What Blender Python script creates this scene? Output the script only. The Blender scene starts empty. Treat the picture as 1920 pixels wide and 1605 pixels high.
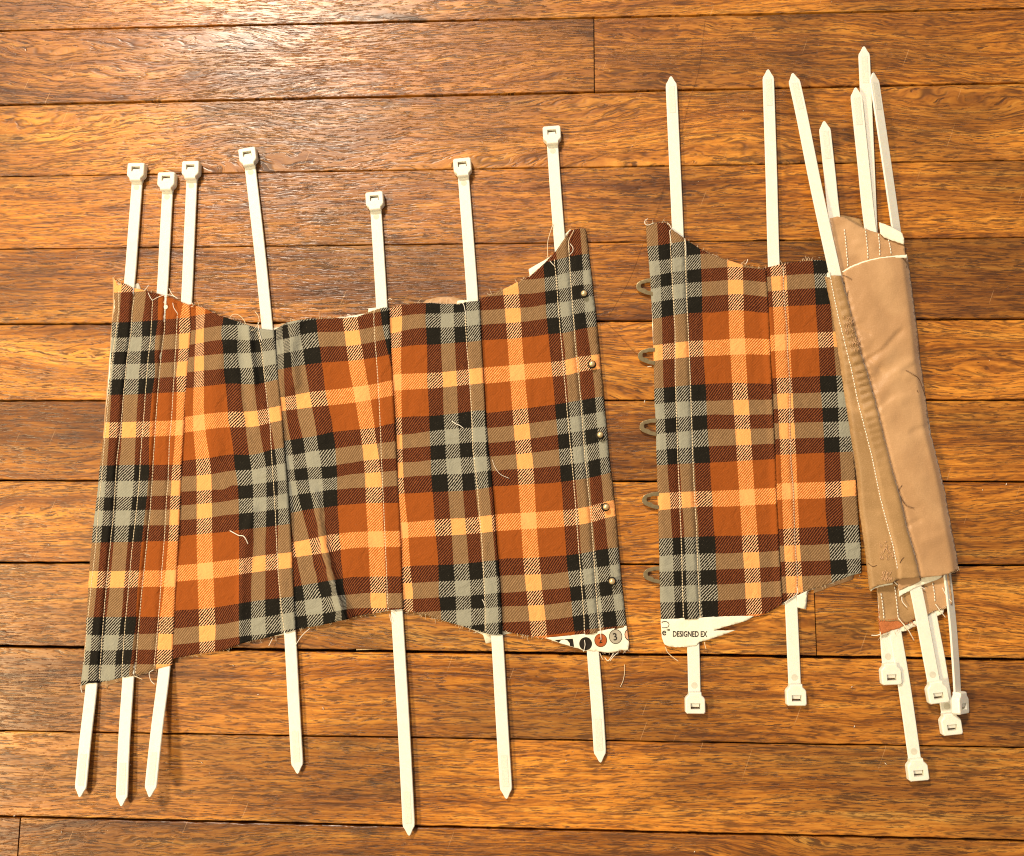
import bpy, bmesh, math, random
import numpy as np
from mathutils import Vector, Matrix
from mathutils.geometry import delaunay_2d_cdt

random.seed(7); rng = np.random.default_rng(11)
scene = bpy.context.scene
COL = scene.collection

# ------------------------------------------------------------------ camera
FPX = 1700.0
RA, RB, RC, CAMH = math.radians(7.56), math.radians(2.93), math.radians(0.34), 0.62617
def rotm(a, b, c):
    return Matrix.Rotation(c, 3, 'Z') @ Matrix.Rotation(b, 3, 'Y') @ Matrix.Rotation(a, 3, 'X')
CR = rotm(RA, RB, RC)
CRN = np.array([list(r) for r in CR])
cam_d = bpy.data.cameras.new('camera'); cam = bpy.data.objects.new('camera', cam_d); COL.objects.link(cam)
cam.matrix_world = Matrix.Translation((0, 0, CAMH)) @ CR.to_4x4()
cam_d.sensor_fit = 'HORIZONTAL'; cam_d.sensor_width = 36.0; cam_d.lens = 36.0 * FPX / 1920.0
cam_d.clip_start = 0.01; cam_d.clip_end = 50
scene.camera = cam
scene.render.resolution_x = 1024; scene.render.resolution_y = 856

# ------------------------------------------------------------------ light: ceiling lamp, an added side fill, dim warm room
world = bpy.data.worlds.new('World'); scene.world = world; world.use_nodes = True
bg = world.node_tree.nodes['Background']; bg.inputs[0].default_value = (1.0, 0.87, 0.70, 1); bg.inputs[1].default_value = 0.36
def lamp(name, loc, power, size, col, target=(0, 0.05, 0)):
    l = bpy.data.lights.new(name, 'AREA'); l.shape = 'DISK'; l.size = size; l.energy = power; l.color = col
    o = bpy.data.objects.new(name, l); COL.objects.link(o); o.location = loc
    o.rotation_euler = (Vector(target) - Vector(loc)).to_track_quat('-Z', 'Y').to_euler()
    return o
lamp('ceiling_lamp', (-1.04, 2.12, 2.35), 122, 0.46, (1.0, 0.86, 0.68))
lamp('side_fill', (-1.78, -0.50, 1.55), 58, 0.34, (1.0, 0.78, 0.44))  # unseen fill light, added to brighten the lower left
scene.view_settings.view_transform = 'Standard'; scene.view_settings.look = 'None'
scene.cycles.use_denoising = True; scene.cycles.denoising_prefilter = 'NONE'; scene.cycles.pixel_filter_type = 'BLACKMAN_HARRIS'; scene.cycles.filter_width = 1.15
scene.view_settings.exposure = 0.0; scene.view_settings.gamma = 1.0

# ------------------------------------------------------------------ helpers
def W(px, py, z=0.0):
    """point of the photograph -> where that ray meets the level z above the floor"""
    px = np.asarray(px, float); py = np.asarray(py, float); z = np.asarray(z, float) + 0 * px
    d = np.stack([(px - 960) / FPX, -(py - 802.5) / FPX, -np.ones_like(px)], -1) @ CRN.T
    t = (z - CAMH) / d[..., 2]
    return np.stack([d[..., 0] * t, d[..., 1] * t, z], -1)
def Wv(px, py, z=0.0): return Vector(W(px, py, z).tolist())

def mesh_obj(name, verts, faces, mat, parent=None, smooth=True, uv=None):
    me = bpy.data.meshes.new(name); me.from_pydata([tuple(v) for v in verts], [], faces)
    if uv is not None:
        l = me.uv_layers.new(name='UVMap'); vi = np.empty(len(me.loops), int); me.loops.foreach_get('vertex_index', vi)
        l.data.foreach_set('uv', np.asarray(uv, float)[vi].ravel())
    me.materials.append(mat)
    if smooth: me.polygons.foreach_set('use_smooth', [True] * len(me.polygons))
    me.update()
    o = bpy.data.objects.new(name, me); COL.objects.link(o)
    if parent: o.parent = parent
    return o
def empty(name, loc, label=None, cat=None, group=None):
    o = bpy.data.objects.new(name, None); COL.objects.link(o); o.empty_display_size = 0.01
    o.location = loc
    if label: o['label'] = label
    if cat: o['category'] = cat
    if group: o['group'] = group
    return o
def adopt(o, parent):
    """parent and keep where it stands (vertices are given in world space)"""
    o.parent = parent
    m = parent.matrix_basis
    p = parent
    acc = Matrix.Identity(4)
    while p is not None:
        acc = p.matrix_basis @ acc; p = p.parent
    o.matrix_basis = acc.inverted() @ o.matrix_basis
    return o

# ------------------------------------------------------------------ node helper
class NT:
    def __init__(s, name):
        s.m = bpy.data.materials.new(name); s.m.use_nodes = True; s.t = s.m.node_tree
        s.b = s.t.nodes['Principled BSDF']
    def n(s, typ, **kw):
        nd = s.t.nodes.new(typ)
        for k, v in kw.items(): setattr(nd, k, v)
        return nd
    def L(s, a, b): s.t.links.new(a, b)
    def put(s, sock, v):
        if v is None: return
        if isinstance(v, bpy.types.NodeSocket): s.L(v, sock)
        else: sock.default_value = v
    def math(s, op, a, b=None, c=None, clamp=False):
        nd = s.n('ShaderNodeMath', operation=op); nd.use_clamp = clamp
        s.put(nd.inputs[0], a); s.put(nd.inputs[1], b)
        if c is not None: s.put(nd.inputs[2], c)
        return nd.outputs[0]
    def mix(s, f, a, b, mode='MIX'):
        nd = s.n('ShaderNodeMix', data_type='RGBA', blend_type=mode)
        s.put(nd.inputs[0], f); s.put(nd.inputs[6], a); s.put(nd.inputs[7], b); return nd.outputs[2]
    def ramp(s, f, stops, interp='LINEAR'):
        nd = s.n('ShaderNodeValToRGB'); cr = nd.color_ramp; cr.interpolation = interp
        while len(cr.elements) > 1: cr.elements.remove(cr.elements[0])
        cr.elements[0].position = stops[0][0]; cr.elements[0].color = stops[0][1]
        for p, c in stops[1:]:
            e = cr.elements.new(p); e.color = c
        s.put(nd.inputs[0], f); return nd.outputs[0]
    def noise(s, vec, scale, detail=3, rough=0.5, dist=0.0):
        nd = s.n('ShaderNodeTexNoise'); s.put(nd.inputs['Vector'], vec); nd.inputs['Scale'].default_value = scale
        nd.inputs['Detail'].default_value = detail; nd.inputs['Roughness'].default_value = rough
        nd.inputs['Distortion'].default_value = dist
        return nd.outputs[0]
    def vec(s, x, y, z):
        nd = s.n('ShaderNodeCombineXYZ'); s.put(nd.inputs[0], x); s.put(nd.inputs[1], y); s.put(nd.inputs[2], z); return nd.outputs[0]
    def maprange(s, v, a, b, c=0.0, d=1.0, smooth=True):
        nd = s.n('ShaderNodeMapRange'); nd.interpolation_type = 'SMOOTHSTEP' if smooth else 'LINEAR'
        s.put(nd.inputs[0], v); nd.inputs[1].default_value = a; nd.inputs[2].default_value = b
        nd.inputs[3].default_value = c; nd.inputs[4].default_value = d; return nd.outputs[0]
    def bump(s, h, dist, strength=1.0, prev=None):
        nd = s.n('ShaderNodeBump'); nd.inputs['Distance'].default_value = dist; nd.inputs['Strength'].default_value = strength
        s.L(h, nd.inputs['Height'])
        if prev is not None: s.L(prev, nd.inputs['Normal'])
        return nd.outputs[0]
def c4(r, g, b): return (r, g, b, 1.0)
def g4(v): return (v, v, v, 1.0)

# ------------------------------------------------------------------ materials
def mat_wood():
    T = NT('oak_plank')
    tc = T.n('ShaderNodeTexCoord'); sp = T.n('ShaderNodeSeparateXYZ'); T.L(tc.outputs['Object'], sp.inputs[0])
    x, y = sp.outputs[0], sp.outputs[1]
    at = T.n('ShaderNodeAttribute', attribute_type='OBJECT', attribute_name='grain_seed'); seed = at.outputs['Fac']
    at2 = T.n('ShaderNodeAttribute', attribute_type='OBJECT', attribute_name='grain_tone'); tone = at2.outputs['Fac']
    at3 = T.n('ShaderNodeAttribute', attribute_type='OBJECT', attribute_name='grain_wave'); wav = at3.outputs['Fac']
    # slow wandering of the grain direction
    w1 = T.noise(T.vec(T.math('MULTIPLY', x, 3.0), T.math('MULTIPLY', y, 14.0), seed), 1.0, 2, 0.5)
    w2 = T.noise(T.vec(T.math('MULTIPLY', x, 22.0), T.math('MULTIPLY', y, 60.0), seed), 1.0, 2, 0.5)
    off = T.math('ADD', T.math('MULTIPLY', T.math('SUBTRACT', w1, 0.5), T.math('MULTIPLY', wav, 0.085)),
                 T.math('MULTIPLY', T.math('SUBTRACT', w2, 0.5), T.math('ADD', 0.0015, T.math('MULTIPLY', wav, 0.0065))))
    yy = T.math('ADD', y, off)
    # growth bands
    band = T.noise(T.vec(T.math('MULTIPLY', x, 2.2), T.math('MULTIPLY', yy, 210.0), seed), 1.0, 3, 0.6)
    broad = T.noise(T.vec(T.math('MULTIPLY', x, 5.0), T.math('MULTIPLY', yy, 45.0), seed), 1.0, 3, 0.6)
    # fibres
    fib = T.noise(T.vec(T.math('MULTIPLY', x, 42.0), T.math('MULTIPLY', yy, 820.0), seed), 1.0, 3, 0.65)
    fib2 = T.noise(T.vec(T.math('MULTIPLY', x, 150.0), T.math('MULTIPLY', yy, 1700.0), seed), 1.0, 2, 0.6)
    # long thin dark grain lines: contours of a stretched field, broken up along their length
    def lines(fx, fy, dz, width, brk, lo, hi):
        n_ = T.noise(T.vec(T.math('MULTIPLY', x, fx), T.math('MULTIPLY', yy, fy), T.math('ADD', seed, dz)), 1.0, 3, 0.62)
        d_ = T.math('ABSOLUTE', T.math('SUBTRACT', T.math('FRACT', T.math('MULTIPLY', n_, 5.0)), 0.5))
        l_ = T.maprange(d_, width, 0.0)
        m_ = T.noise(T.vec(T.math('MULTIPLY', x, brk), T.math('MULTIPLY', yy, brk * 9), T.math('ADD', seed, dz + 2)), 1.0, 2, 0.6)
        return T.math('MULTIPLY', l_, T.maprange(m_, lo, hi))
    gl = lines(14.0, 150.0, 11.0, 0.26, 50.0, .45, .58)
    gl2 = lines(24.0, 260.0, 23.0, 0.30, 75.0, .46, .60)
    por = T.noise(T.vec(T.math('MULTIPLY', x, 85.0), T.math('MULTIPLY', yy, 900.0), T.math('ADD', seed, 7.3)), 1.0, 3, 0.6, 0.15)
    thr = T.math('ADD', T.math('MULTIPLY', T.math('SUBTRACT', band, 0.5), 0.38), por)
    pore = T.math('MAXIMUM', T.maprange(thr, 0.57, 0.67), T.math('MULTIPLY', T.math('MAXIMUM', gl, gl2), 0.85))
    mic = T.noise(T.vec(T.math('MULTIPLY', x, 420.0), T.math('MULTIPLY', y, 1100.0), seed), 1.0, 2, 0.7)
    blot = T.noise(T.vec(T.math('MULTIPLY', x, 14.0), T.math('MULTIPLY', y, 34.0), seed), 1.0, 4, 0.6)
    dirt = T.noise(T.vec(T.math('MULTIPLY', x, 32.0), T.math('MULTIPLY', y, 110.0), T.math('ADD', seed, 3.1)), 1.0, 5, 0.7)
    v = T.math('ADD', T.math('MULTIPLY', band, 0.34), T.math('MULTIPLY', broad, 0.26))
    v = T.math('ADD', v, T.math('MULTIPLY', fib, 0.34)); v = T.math('ADD', v, T.math('MULTIPLY', fib2, 0.12))
    v = T.math('ADD', v, T.math('MULTIPLY', tone, 0.08))
    col = T.ramp(v, [(0.40, c4(.150, .042, .0045)), (0.475, c4(.33, .108, .011)), (0.535, c4(.52, .190, .021)), (0.60, c4(.66, .275, .037)), (0.70, c4(.80, .42, .090))])
    tf = T.math('ADD', 0.86, T.math('MULTIPLY', tone, 0.55)); col = T.mix(1.0, col, T.vec(tf, tf, T.math('MULTIPLY', tf, 0.95)), 'MULTIPLY')
    col = T.mix(T.math('MULTIPLY', T.maprange(blot, .42, .70), 0.45), col, T.mix(0.45, col, c4(.13, .045, .010)))
    col = T.mix(T.math('MULTIPLY', pore, 0.84), col, c4(.052, .0145, .0024))
    col = T.mix(T.math('MULTIPLY', T.maprange(dirt, .57, .70), 0.50), col, c4(.060, .023, .007))
    col = T.mix(T.math('MULTIPLY', T.maprange(mic, .58, .75), 0.25), col, c4(.06, .022, .006))
    vast = T.noise(T.vec(T.math('MULTIPLY', x, 5.0), T.math('MULTIPLY', y, 11.0), T.math('ADD', seed, 19.0)), 1.0, 3, 0.55)
    vf = T.maprange(vast, .36, .64, 1.16, .60); col = T.mix(1.0, col, T.vec(vf, T.math('MULTIPLY', vf, 0.99), T.math('ADD', T.math('MULTIPLY', vf, 0.8), 0.2)), 'MULTIPLY')
    grime = T.noise(T.vec(T.math('MULTIPLY', x, 7.0), T.math('MULTIPLY', y, 16.0), T.math('ADD', seed, 41.0)), 1.0, 2, 0.5)
    gm = T.math('MULTIPLY', T.maprange(grime, .60, .74), T.maprange(dirt, .44, .58))
    col = T.mix(T.math('MULTIPLY', gm, 0.7), col, c4(.030, .014, .006))
    # scuff scratches, fine and pale
    rx = T.math('ADD', T.math('MULTIPLY', x, 0.35), T.math('MULTIPLY', y, 0.93)); ry = T.math('SUBTRACT', T.math('MULTIPLY', y, 0.35), T.math('MULTIPLY', x, 0.93))
    scr = T.noise(T.vec(T.math('MULTIPLY', rx, 25.0), T.math('MULTIPLY', ry, 900.0), seed), 1.0, 1, 0.5)
    col = T.mix(T.math('MULTIPLY', T.maprange(scr, .76, .80), 0.35), col, c4(.75, .45, .22))
    T.L(col, T.b.inputs['Base Color'])
    h = T.math('SUBTRACT', T.math('ADD', T.math('MULTIPLY', fib, 0.5), T.math('MULTIPLY', fib2, 0.25)), T.math('MULTIPLY', pore, 1.0))
    b1 = T.bump(h, 0.00035, 0.8)
    b2 = T.bump(T.noise(T.vec(T.math('MULTIPLY', x, 30.0), T.math('MULTIPLY', y, 60.0), seed), 1.0, 2), 0.0012, 0.5, b1)
    T.L(b2, T.b.inputs['Normal'])
    T.L(T.math('ADD', 0.40, T.math('MULTIPLY', T.math('ADD', pore, T.maprange(blot, .4, .7)), 0.16)), T.b.inputs['Roughness'])
    T.b.inputs['Specular IOR Level'].default_value = 0.28
    T.b.inputs['Coat Weight'].default_value = 0.50; T.b.inputs['Coat Roughness'].default_value = 0.27
    cb = T.bump(h, 0.00022, 0.5); cb = T.bump(T.noise(T.vec(T.math('MULTIPLY', x, 30.0), T.math('MULTIPLY', y, 60.0), seed), 1.0, 2), 0.0010, 0.4, cb)
    T.L(cb, T.b.inputs['Coat Normal'])
    return T.m

SET = [(0, 'K'), (26.5, 'G'), (53.5, 'K'), (79.5, 'G'), (106.5, 'K'), (133, 'R'), (185.5, 'P'), (215.5, 'R')]
PAIR = {'KK': ((.010, .009, .007), (.013, .011, .008)), 'KG': ((.006, .005, .004), (.37, .345, .28)), 'KR': ((.036, .009, .005), (.195, .058, .020)), 'KP': ((.010, .005, .003), (.95, .50, .27)),
        'GG': ((.275, .268, .215), (.295, .287, .23)), 'GR': ((.165, .092, .044), (.31, .190, .096)), 'GP': ((.82, .345, .110), (.88, .385, .135)), 'RR': ((.27, .066, .010), (.30, .076, .013)),
        'RP': ((.42, .105, .015), (.93, .39, .14)), 'PP': ((.86, .365, .125), (.88, .385, .135))}
PIDX = [(0, 'KK'), (1, 'KG'), (2, 'KR'), (3, 'KP'), (5, 'GG'), (6, 'GR'), (7, 'GP'), (10, 'RR'), (11, 'RP'), (15, 'PP')]
def mat_plaid():
    T = NT('plaid_twill')
    uvn = T.n('ShaderNodeUVMap', uv_map='UVMap'); sp = T.n('ShaderNodeSeparateXYZ'); T.L(uvn.outputs[0], sp.inputs[0])
    nz = T.noise(uvn.outputs[0], 0.35, 2); jit = T.math('MULTIPLY', T.math('SUBTRACT', nz, 0.5), 1.6)
    u, v = T.math('ADD', sp.outputs[0], jit), T.math('ADD', sp.outputs[1], jit)
    code = {'K': 0.0, 'G': 1.0, 'R': 2.0, 'P': 3.0}
    st = [(p / 268.0, g4(code[k] / 3.0)) for p, k in SET]
    cu = T.math('MULTIPLY', T.ramp(T.math('FRACT', T.math('DIVIDE', u, 268.0)), st, 'CONSTANT'), 3.0)
    cv = T.math('MULTIPLY', T.ramp(T.math('FRACT', T.math('DIVIDE', v, 268.0)), st, 'CONSTANT'), 3.0)
    lo, hi = T.math('MINIMUM', cu, cv), T.math('MAXIMUM', cu, cv)
    idx = T.math('DIVIDE', T.math('ADD', T.math('ADD', T.math('MULTIPLY', lo, 4.0), hi), 0.5), 16.0)
    A = T.ramp(idx, [(i / 16.0, c4(*PAIR[k][0])) for i, k in PIDX], 'CONSTANT')
    B = T.ramp(idx, [(i / 16.0, c4(*PAIR[k][1])) for i, k in PIDX], 'CONSTANT')
    ph = T.math('FRACT', T.math('DIVIDE', T.math('ADD', u, v), 5.3))
    tri = T.math('ABSOLUTE', T.math('SUBTRACT', ph, 0.5))           # 0..0.5
    hatch = T.maprange(tri, 0.25, 0.15)
    col = T.mix(hatch, A, B)
    fine = T.noise(uvn.outputs[0], 1.3, 3, 0.7)
    yarn = T.noise(T.vec(T.math('MULTIPLY', u, 0.9), T.math('MULTIPLY', v, 0.12), 0.0), 1.0, 2)
    k = T.math('ADD', T.math('MULTIPLY', fine, 0.75), T.math('ADD', T.math('MULTIPLY', yarn, 0.25), 0.50))
    col = T.mix(1.0, col, T.vec(k, k, k), 'MULTIPLY')
    # lint
    li = T.noise(uvn.outputs[0], 0.9, 1, 0.5, 1.5)
    col = T.mix(T.math('MULTIPLY', T.maprange(li, .73, .80), 0.35), col, c4(.6, .5, .38))
    T.L(col, T.b.inputs['Base Color'])
    T.b.inputs['Roughness'].default_value = 0.9; T.b.inputs['Specular IOR Level'].default_value = 0.10
    T.b.inputs['Sheen Weight'].default_value = 0.0; T.b.inputs['Sheen Roughness'].default_value = 0.5
    tw = T.math('SINE', T.math('MULTIPLY', T.math('ADD', u, v), 2 * math.pi / 2.65))
    b = T.bump(T.math('ADD', T.math('MULTIPLY', tw, 0.35), fine), 0.00014, 0.8)
    wr = T.bump(T.noise(uvn.outputs[0], 0.045, 3, 0.55, 0.8), 0.0022, 0.55, b)
    T.L(wr, T.b.inputs['Normal'])
    return T.m

def mat_simple(name, col, rough, spec=0.5, metal=0.0, nscale=400, nb=0.0002, var=0.25, sss=0.0, nstr=0.6, sheen=0.0, detail=3):
    T = NT(name)
    tc = T.n('ShaderNodeTexCoord')
    n = T.noise(tc.outputs['Object'], nscale, detail, 0.6)
    k = T.maprange(n, 0.3, 0.7, 1 - var, 1 + var * 0.4, False)
    T.L(T.mix(1.0, c4(*col), T.vec(k, k, k), 'MULTIPLY'), T.b.inputs['Base Color'])
    T.b.inputs['Roughness'].default_value = rough; T.b.inputs['Metallic'].default_value = metal
    T.b.inputs['Specular IOR Level'].default_value = spec
    T.b.inputs['Sheen Weight'].default_value = sheen
    if sss: T.b.inputs['Subsurface Weight'].default_value = sss; T.b.inputs['Subsurface Radius'].default_value = (.004, .003, .002); T.b.inputs['Subsurface Scale'].default_value = 1.0
    T.L(T.bump(n, nb, nstr), T.b.inputs['Normal'])
    return T.m

def mat_satin(name, col, col2, rough=0.42):
    T = NT(name)
    tc = T.n('ShaderNodeTexCoord')
    sp = T.n('ShaderNodeSeparateXYZ'); T.L(tc.outputs['Object'], sp.inputs[0]); T.sx, T.sy = sp.outputs[0], sp.outputs[1]
    big = T.noise(tc.outputs['Object'], 26, 3, 0.5, 0.6); fine = T.noise(tc.outputs['Object'], 1500, 2, 0.6)
    mid = T.noise(tc.outputs['Object'], 90, 3, 0.55, 0.4)
    c = T.mix(T.maprange(big, .35, .68), c4(*col), c4(*col2))
    c = T.mix(T.math('MULTIPLY', T.maprange(fine, .5, .75), 0.22), c, c4(.70, .42, .26))
    T.L(c, T.b.inputs['Base Color'])
    T.b.inputs['Roughness'].default_value = rough; T.b.inputs['Specular IOR Level'].default_value = 0.35
    T.b.inputs['Sheen Weight'].default_value = 0.25; T.b.inputs['Sheen Roughness'].default_value = 0.4
    weave = T.noise(T.vec(T.math('MULTIPLY', T.sx, 400.0), T.math('MULTIPLY', T.sy, 2200.0), 0.0), 1.0, 2)
    b = T.bump(T.math('ADD', fine, weave), 0.00016, 0.8); b = T.bump(mid, 0.0011, 0.30, b)
    T.L(b, T.b.inputs['Normal'])
    return T.m

WOOD = mat_wood(); PLAID = mat_plaid()
NYLON = mat_simple('ivory_nylon', (.80, .775, .685), 0.42, 0.45, nscale=260, nb=.00015, var=.05, sss=0.25, nstr=0.35)
NYLON2 = mat_simple('ivory_nylon_ridged', (.73, .705, .615), 0.55, 0.4, nscale=900, nb=.0003, var=.10, sss=0.2)
NYLOND = mat_simple('nylon_moulding_mark', (.60, .575, .48), 0.6, 0.4, nscale=500, var=.1)
WHITE = mat_simple('white_selvage', (.86, .81, .66), 0.85, 0.2, nscale=900, nb=.00025, var=.10, sheen=.2)
TAN = mat_satin('tan_lining_satin', (.42, .240, .115), (.50, .300, .150))
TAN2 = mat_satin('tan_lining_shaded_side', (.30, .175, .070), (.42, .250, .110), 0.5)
THREAD = mat_simple('cream_thread', (.82, .68, .48), 0.7, 0.3, nscale=3000, var=.2)
THREADW = mat_simple('white_thread', (.88, .82, .72), 0.7, 0.3, nscale=3000, var=.1)
THREADT = mat_simple('tan_thread', (.68, .42, .24), 0.7, 0.3, nscale=3000, var=.3)
THREADD = mat_simple('dark_thread', (.09, .035, .015), 0.6, 0.3, nscale=3000, var=.2)
FRAYR = mat_simple('rust_fray', (.50, .16, .05), 0.8, 0.3, nscale=2000, var=.4)
BRASS = mat_simple('antique_brass', (1.0, .80, .45), 0.33, 0.8, metal=0.6, nscale=300, nb=.0001, var=.3)
STEEL = mat_simple('tarnished_busk_steel', (.55, .42, .23), 0.26, 0.7, metal=0.9, nscale=500, nb=.0001, var=.25)
SPLINT = mat_simple('pale_splinter', (.62, .44, .24), 0.7, 0.3, nscale=900, var=.3)
SUB = mat_simple('dark_gap_dirt', (.012, .007, .004), 0.95, 0.1, nscale=300, nb=.002, var=.6)
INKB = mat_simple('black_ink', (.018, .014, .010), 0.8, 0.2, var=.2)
INKR = mat_simple('rust_ink', (.40, .095, .025), 0.8, 0.2, var=.2)
INKG = mat_simple('grey_ink', (.40, .355, .28), 0.8, 0.2, var=.1)
INKP = mat_simple('peach_ink', (.70, .36, .22), 0.8, 0.2, var=.1)
INKW = mat_simple('unprinted_white', (.86, .81, .66), 0.85, 0.2, var=.05)

# ------------------------------------------------------------------ floor: oak strip planks
floor = mesh_obj('floor', [(-2.6, -2.4, -0.0175), (2.6, -2.4, -0.0175), (2.6, 2.6, -0.0175), (-2.6, 2.6, -0.0175)], [(0, 1, 2, 3)], SUB, smooth=False)
floor['kind'] = 'structure'
LY = [57, 197, 331, 467, 608, 751, 901, 1055, 1212, 1370.7, 1531]
RY = [15, 155, 300, 445, 598, 750, 903, 1060, 1237, 1402, 1577]
seams = []                                     # (y at x=-0.4 , slope)
for a, b in zip(LY, RY):
    A = W(0, a); B = W(1920, b); m = (B[1] - A[1]) / (B[0] - A[0]); seams.append((A[1] - m * A[0], m))
PW = 0.05715
up = [(seams[0][0] + PW * k, seams[0][1] * 0.5 ** k) for k in range(26, 0, -1)]
dn = [(seams[-1][0] - PW * k, seams[-1][1] * 0.5 ** k) for k in range(1, 28)]
allseams = up + seams + dn; i0 = len(up)       # row r lies between allseams[r], allseams[r+1]
gaps = {i0: .0013, i0 + 1: .0013, i0 + 2: .0006, i0 + 3: .0006, i0 + 4: .0012, i0 + 5: .0010, i0 + 6: .0010, i0 + 7: .0011, i0 + 8: .0019, i0 + 9: .0007, i0 + 10: .0014}
def plank(xa, xb, r, seed, tone, wave):
    up_, lo_ = allseams[r], allseams[r + 1]
    gu, gl = gaps.get(r, .0009) * .4, gaps.get(r + 1, .0009) * .4
    n = max(2, int((xb - xa) / 0.008)); xs = np.linspace(xa, xb, n + 1)
    def wob(k, s): # uneven worn edge
        f = xs * 1.0
        return (np.sin(f * 37 + s) * .00010 + np.sin(f * 91 + 2 * s) * .00010 + rng.normal(0, .00012, len(xs))) * k
    yt = up_[0] + up_[1] * xs - gu - np.abs(wob(1.0 + gu * 900, seed)); yb = lo_[0] + lo_[1] * xs + gl + np.abs(wob(1.0 + gl * 900, seed + 2))
    dz = rng.normal(0, .00018)
    prof = [(0, -.017), (0, -.0005), (.00045, 0.0)]
    rows = []
    cx, cy = (xa + xb) / 2, (up_[0] + lo_[0]) / 2
    for d, z in prof: rows.append((yt - d, z))
    for f in (0.25, 0.5, 0.75): rows.append((yt + (yb - yt) * f, 0.0))
    for d, z in prof[::-1]: rows.append((yb + d, z))
    V = []; F = []
    for yv, z in rows:
        for i in range(n + 1):
            xx = xs[i]; zz = z + (dz if z == 0 else 0)
            V.append((xx - cx, yv[i] - cy, zz))
    nr = len(rows)
    for j in range(nr - 1):
        for i in range(n):
            a = j * (n + 1) + i; F.append((a, a + n + 1, a + n + 2, a + 1))
    for side in (0, n):                        # ends
        c = [j * (n + 1) + side for j in range(nr)]
        F.append(c if side else c[::-1])
    o = mesh_obj('plank', V, F, WOOD, smooth=False)
    o.location = (cx, cy, 0); o['grain_seed'] = float(seed); o['grain_tone'] = float(tone); o['grain_wave'] = float(wave)
    adopt(o, floor)
    return o
joints = {i0: [W(1114, 110)[0]], i0 + 7: [W(1529, 1170)[0]], i0 + 10: [W(36, 1565)[0]]}
tones = {i0 - 1: .15, i0: -.22, i0 + 1: -.02, i0 + 2: .08, i0 + 3: -.15, i0 + 4: .3, i0 + 5: .05, i0 + 6: .0, i0 + 7: .15, i0 + 8: .05, i0 + 9: .2, i0 + 10: -.2}
waves = {i0 - 1: .5, i0: .95, i0 + 1: 1.0, i0 + 2: .3, i0 + 3: .25, i0 + 4: .8, i0 + 5: .35, i0 + 6: .6, i0 + 7: .6, i0 + 8: .35, i0 + 9: .25, i0 + 10: 1.0}
for r in range(len(allseams) - 1):
    near = i0 - 3 <= r <= i0 + 13
    js = list(joints.get(r, []))
    if r in joints: js += [js[0] - random.uniform(.7, 1.0), js[0] + random.uniform(.75, 1.0)] if r != i0 + 10 else [js[0] - .8, js[0] + 1.15]
    else:
        a0 = random.uniform(-.95, -.6); js = [a0, a0 + random.uniform(1.35, 1.6)] if near else [random.uniform(-.4, .4)]
    js = sorted([-2.5] + js + [2.5])
    for a, b in zip(js[:-1], js[1:]):
        plank(a + .0004, b - .0004, r, random.uniform(0, 90), tones.get(r, random.uniform(-.3, .3)) + random.uniform(-.08, .08), waves.get(r, random.uniform(.2, 1)))

# ------------------------------------------------------------------ cloth machinery
def P(s): return np.array(s, float)
def dens(poly, step=4.0, closed=False):
    poly = P(poly); out = []
    n = len(poly); rngk = range(n if closed else n - 1)
    for i in rngk:
        a, b = poly[i], poly[(i + 1) % n]; d = np.hypot(*(b - a)); k = max(1, int(round(d / step)))
        for j in range(k): out.append(a + (b - a) * j / k)
    if not closed: out.append(poly[-1])
    return np.array(out)
def xat(poly, y):                              # x of a roughly vertical polyline at height y
    p = P(poly); return np.interp(y, p[:, 1], p[:, 0])
def sst(a, b, x): t = np.clip((x - a) / (b - a), 0, 1); return t * t * (3 - 2 * t)
def tps(pts, vals, lam=2e-4):
    pts = P(pts) / 300.0; vals = P(vals) / 100.0; n = len(pts)
    d = np.hypot(pts[:, None, 0] - pts[None, :, 0], pts[:, None, 1] - pts[None, :, 1])
    K = np.where(d > 0, d * d * np.log(d + 1e-12), 0) + lam * n / 40 * np.eye(n)
    Pm = np.hstack([np.ones((n, 1)), pts]); A = np.zeros((n + 3, n + 3)); A[:n, :n] = K; A[:n, n:] = Pm; A[n:, :n] = Pm.T
    w = np.linalg.solve(A, np.concatenate([vals, np.zeros(3)]))
    def f(x, y):
        x = P(x) / 300.0; y = P(y) / 300.0
        dd = np.hypot(x[:, None] - pts[None, :, 0], y[:, None] - pts[None, :, 1])
        U = np.where(dd > 0, dd * dd * np.log(dd + 1e-12), 0)
        return (U @ w[:n] + w[n] + w[n + 1] * x + w[n + 2] * y) * 100.0
    return f
def noise2(x, y, s, seed=0):
    r = np.random.default_rng(seed); v = 0 * x
    for k in range(5):
        a = r.uniform(0, 2 * math.pi); f = (0.6 + 0.5 * k) / s; v = v + np.sin((x * math.cos(a) + y * math.sin(a)) * f * 6.28 + r.uniform(0, 6)) / (1 + .6 * k)
    return v / 2.2
def ridge(pts, amp, sig, lft=None):
    pts = dens(pts, 5)
    def f(x, y):
        x = np.atleast_1d(x); y = np.atleast_1d(y); best = np.full(x.shape, 1e9); sgn = 0 * x; u = 0 * x
        for i in range(len(pts) - 1):
            a, b = pts[i], pts[i + 1]; ab = b - a; t = np.clip(((x - a[0]) * ab[0] + (y - a[1]) * ab[1]) / (ab @ ab), 0, 1)
            dx = x - a[0] - t * ab[0]; dy = y - a[1] - t * ab[1]; d = np.hypot(dx, dy); m = d < best
            best = np.where(m, d, best); sgn = np.where(m, np.sign(ab[0] * dy - ab[1] * dx), sgn); u = np.where(m, (i + t) / (len(pts) - 1), u)
        s = np.where(sgn > 0, sig, lft if lft else sig)
        A = amp if not callable(amp) else amp(u)
        return A * np.exp(-(best / s) ** 2)
    return f
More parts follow.
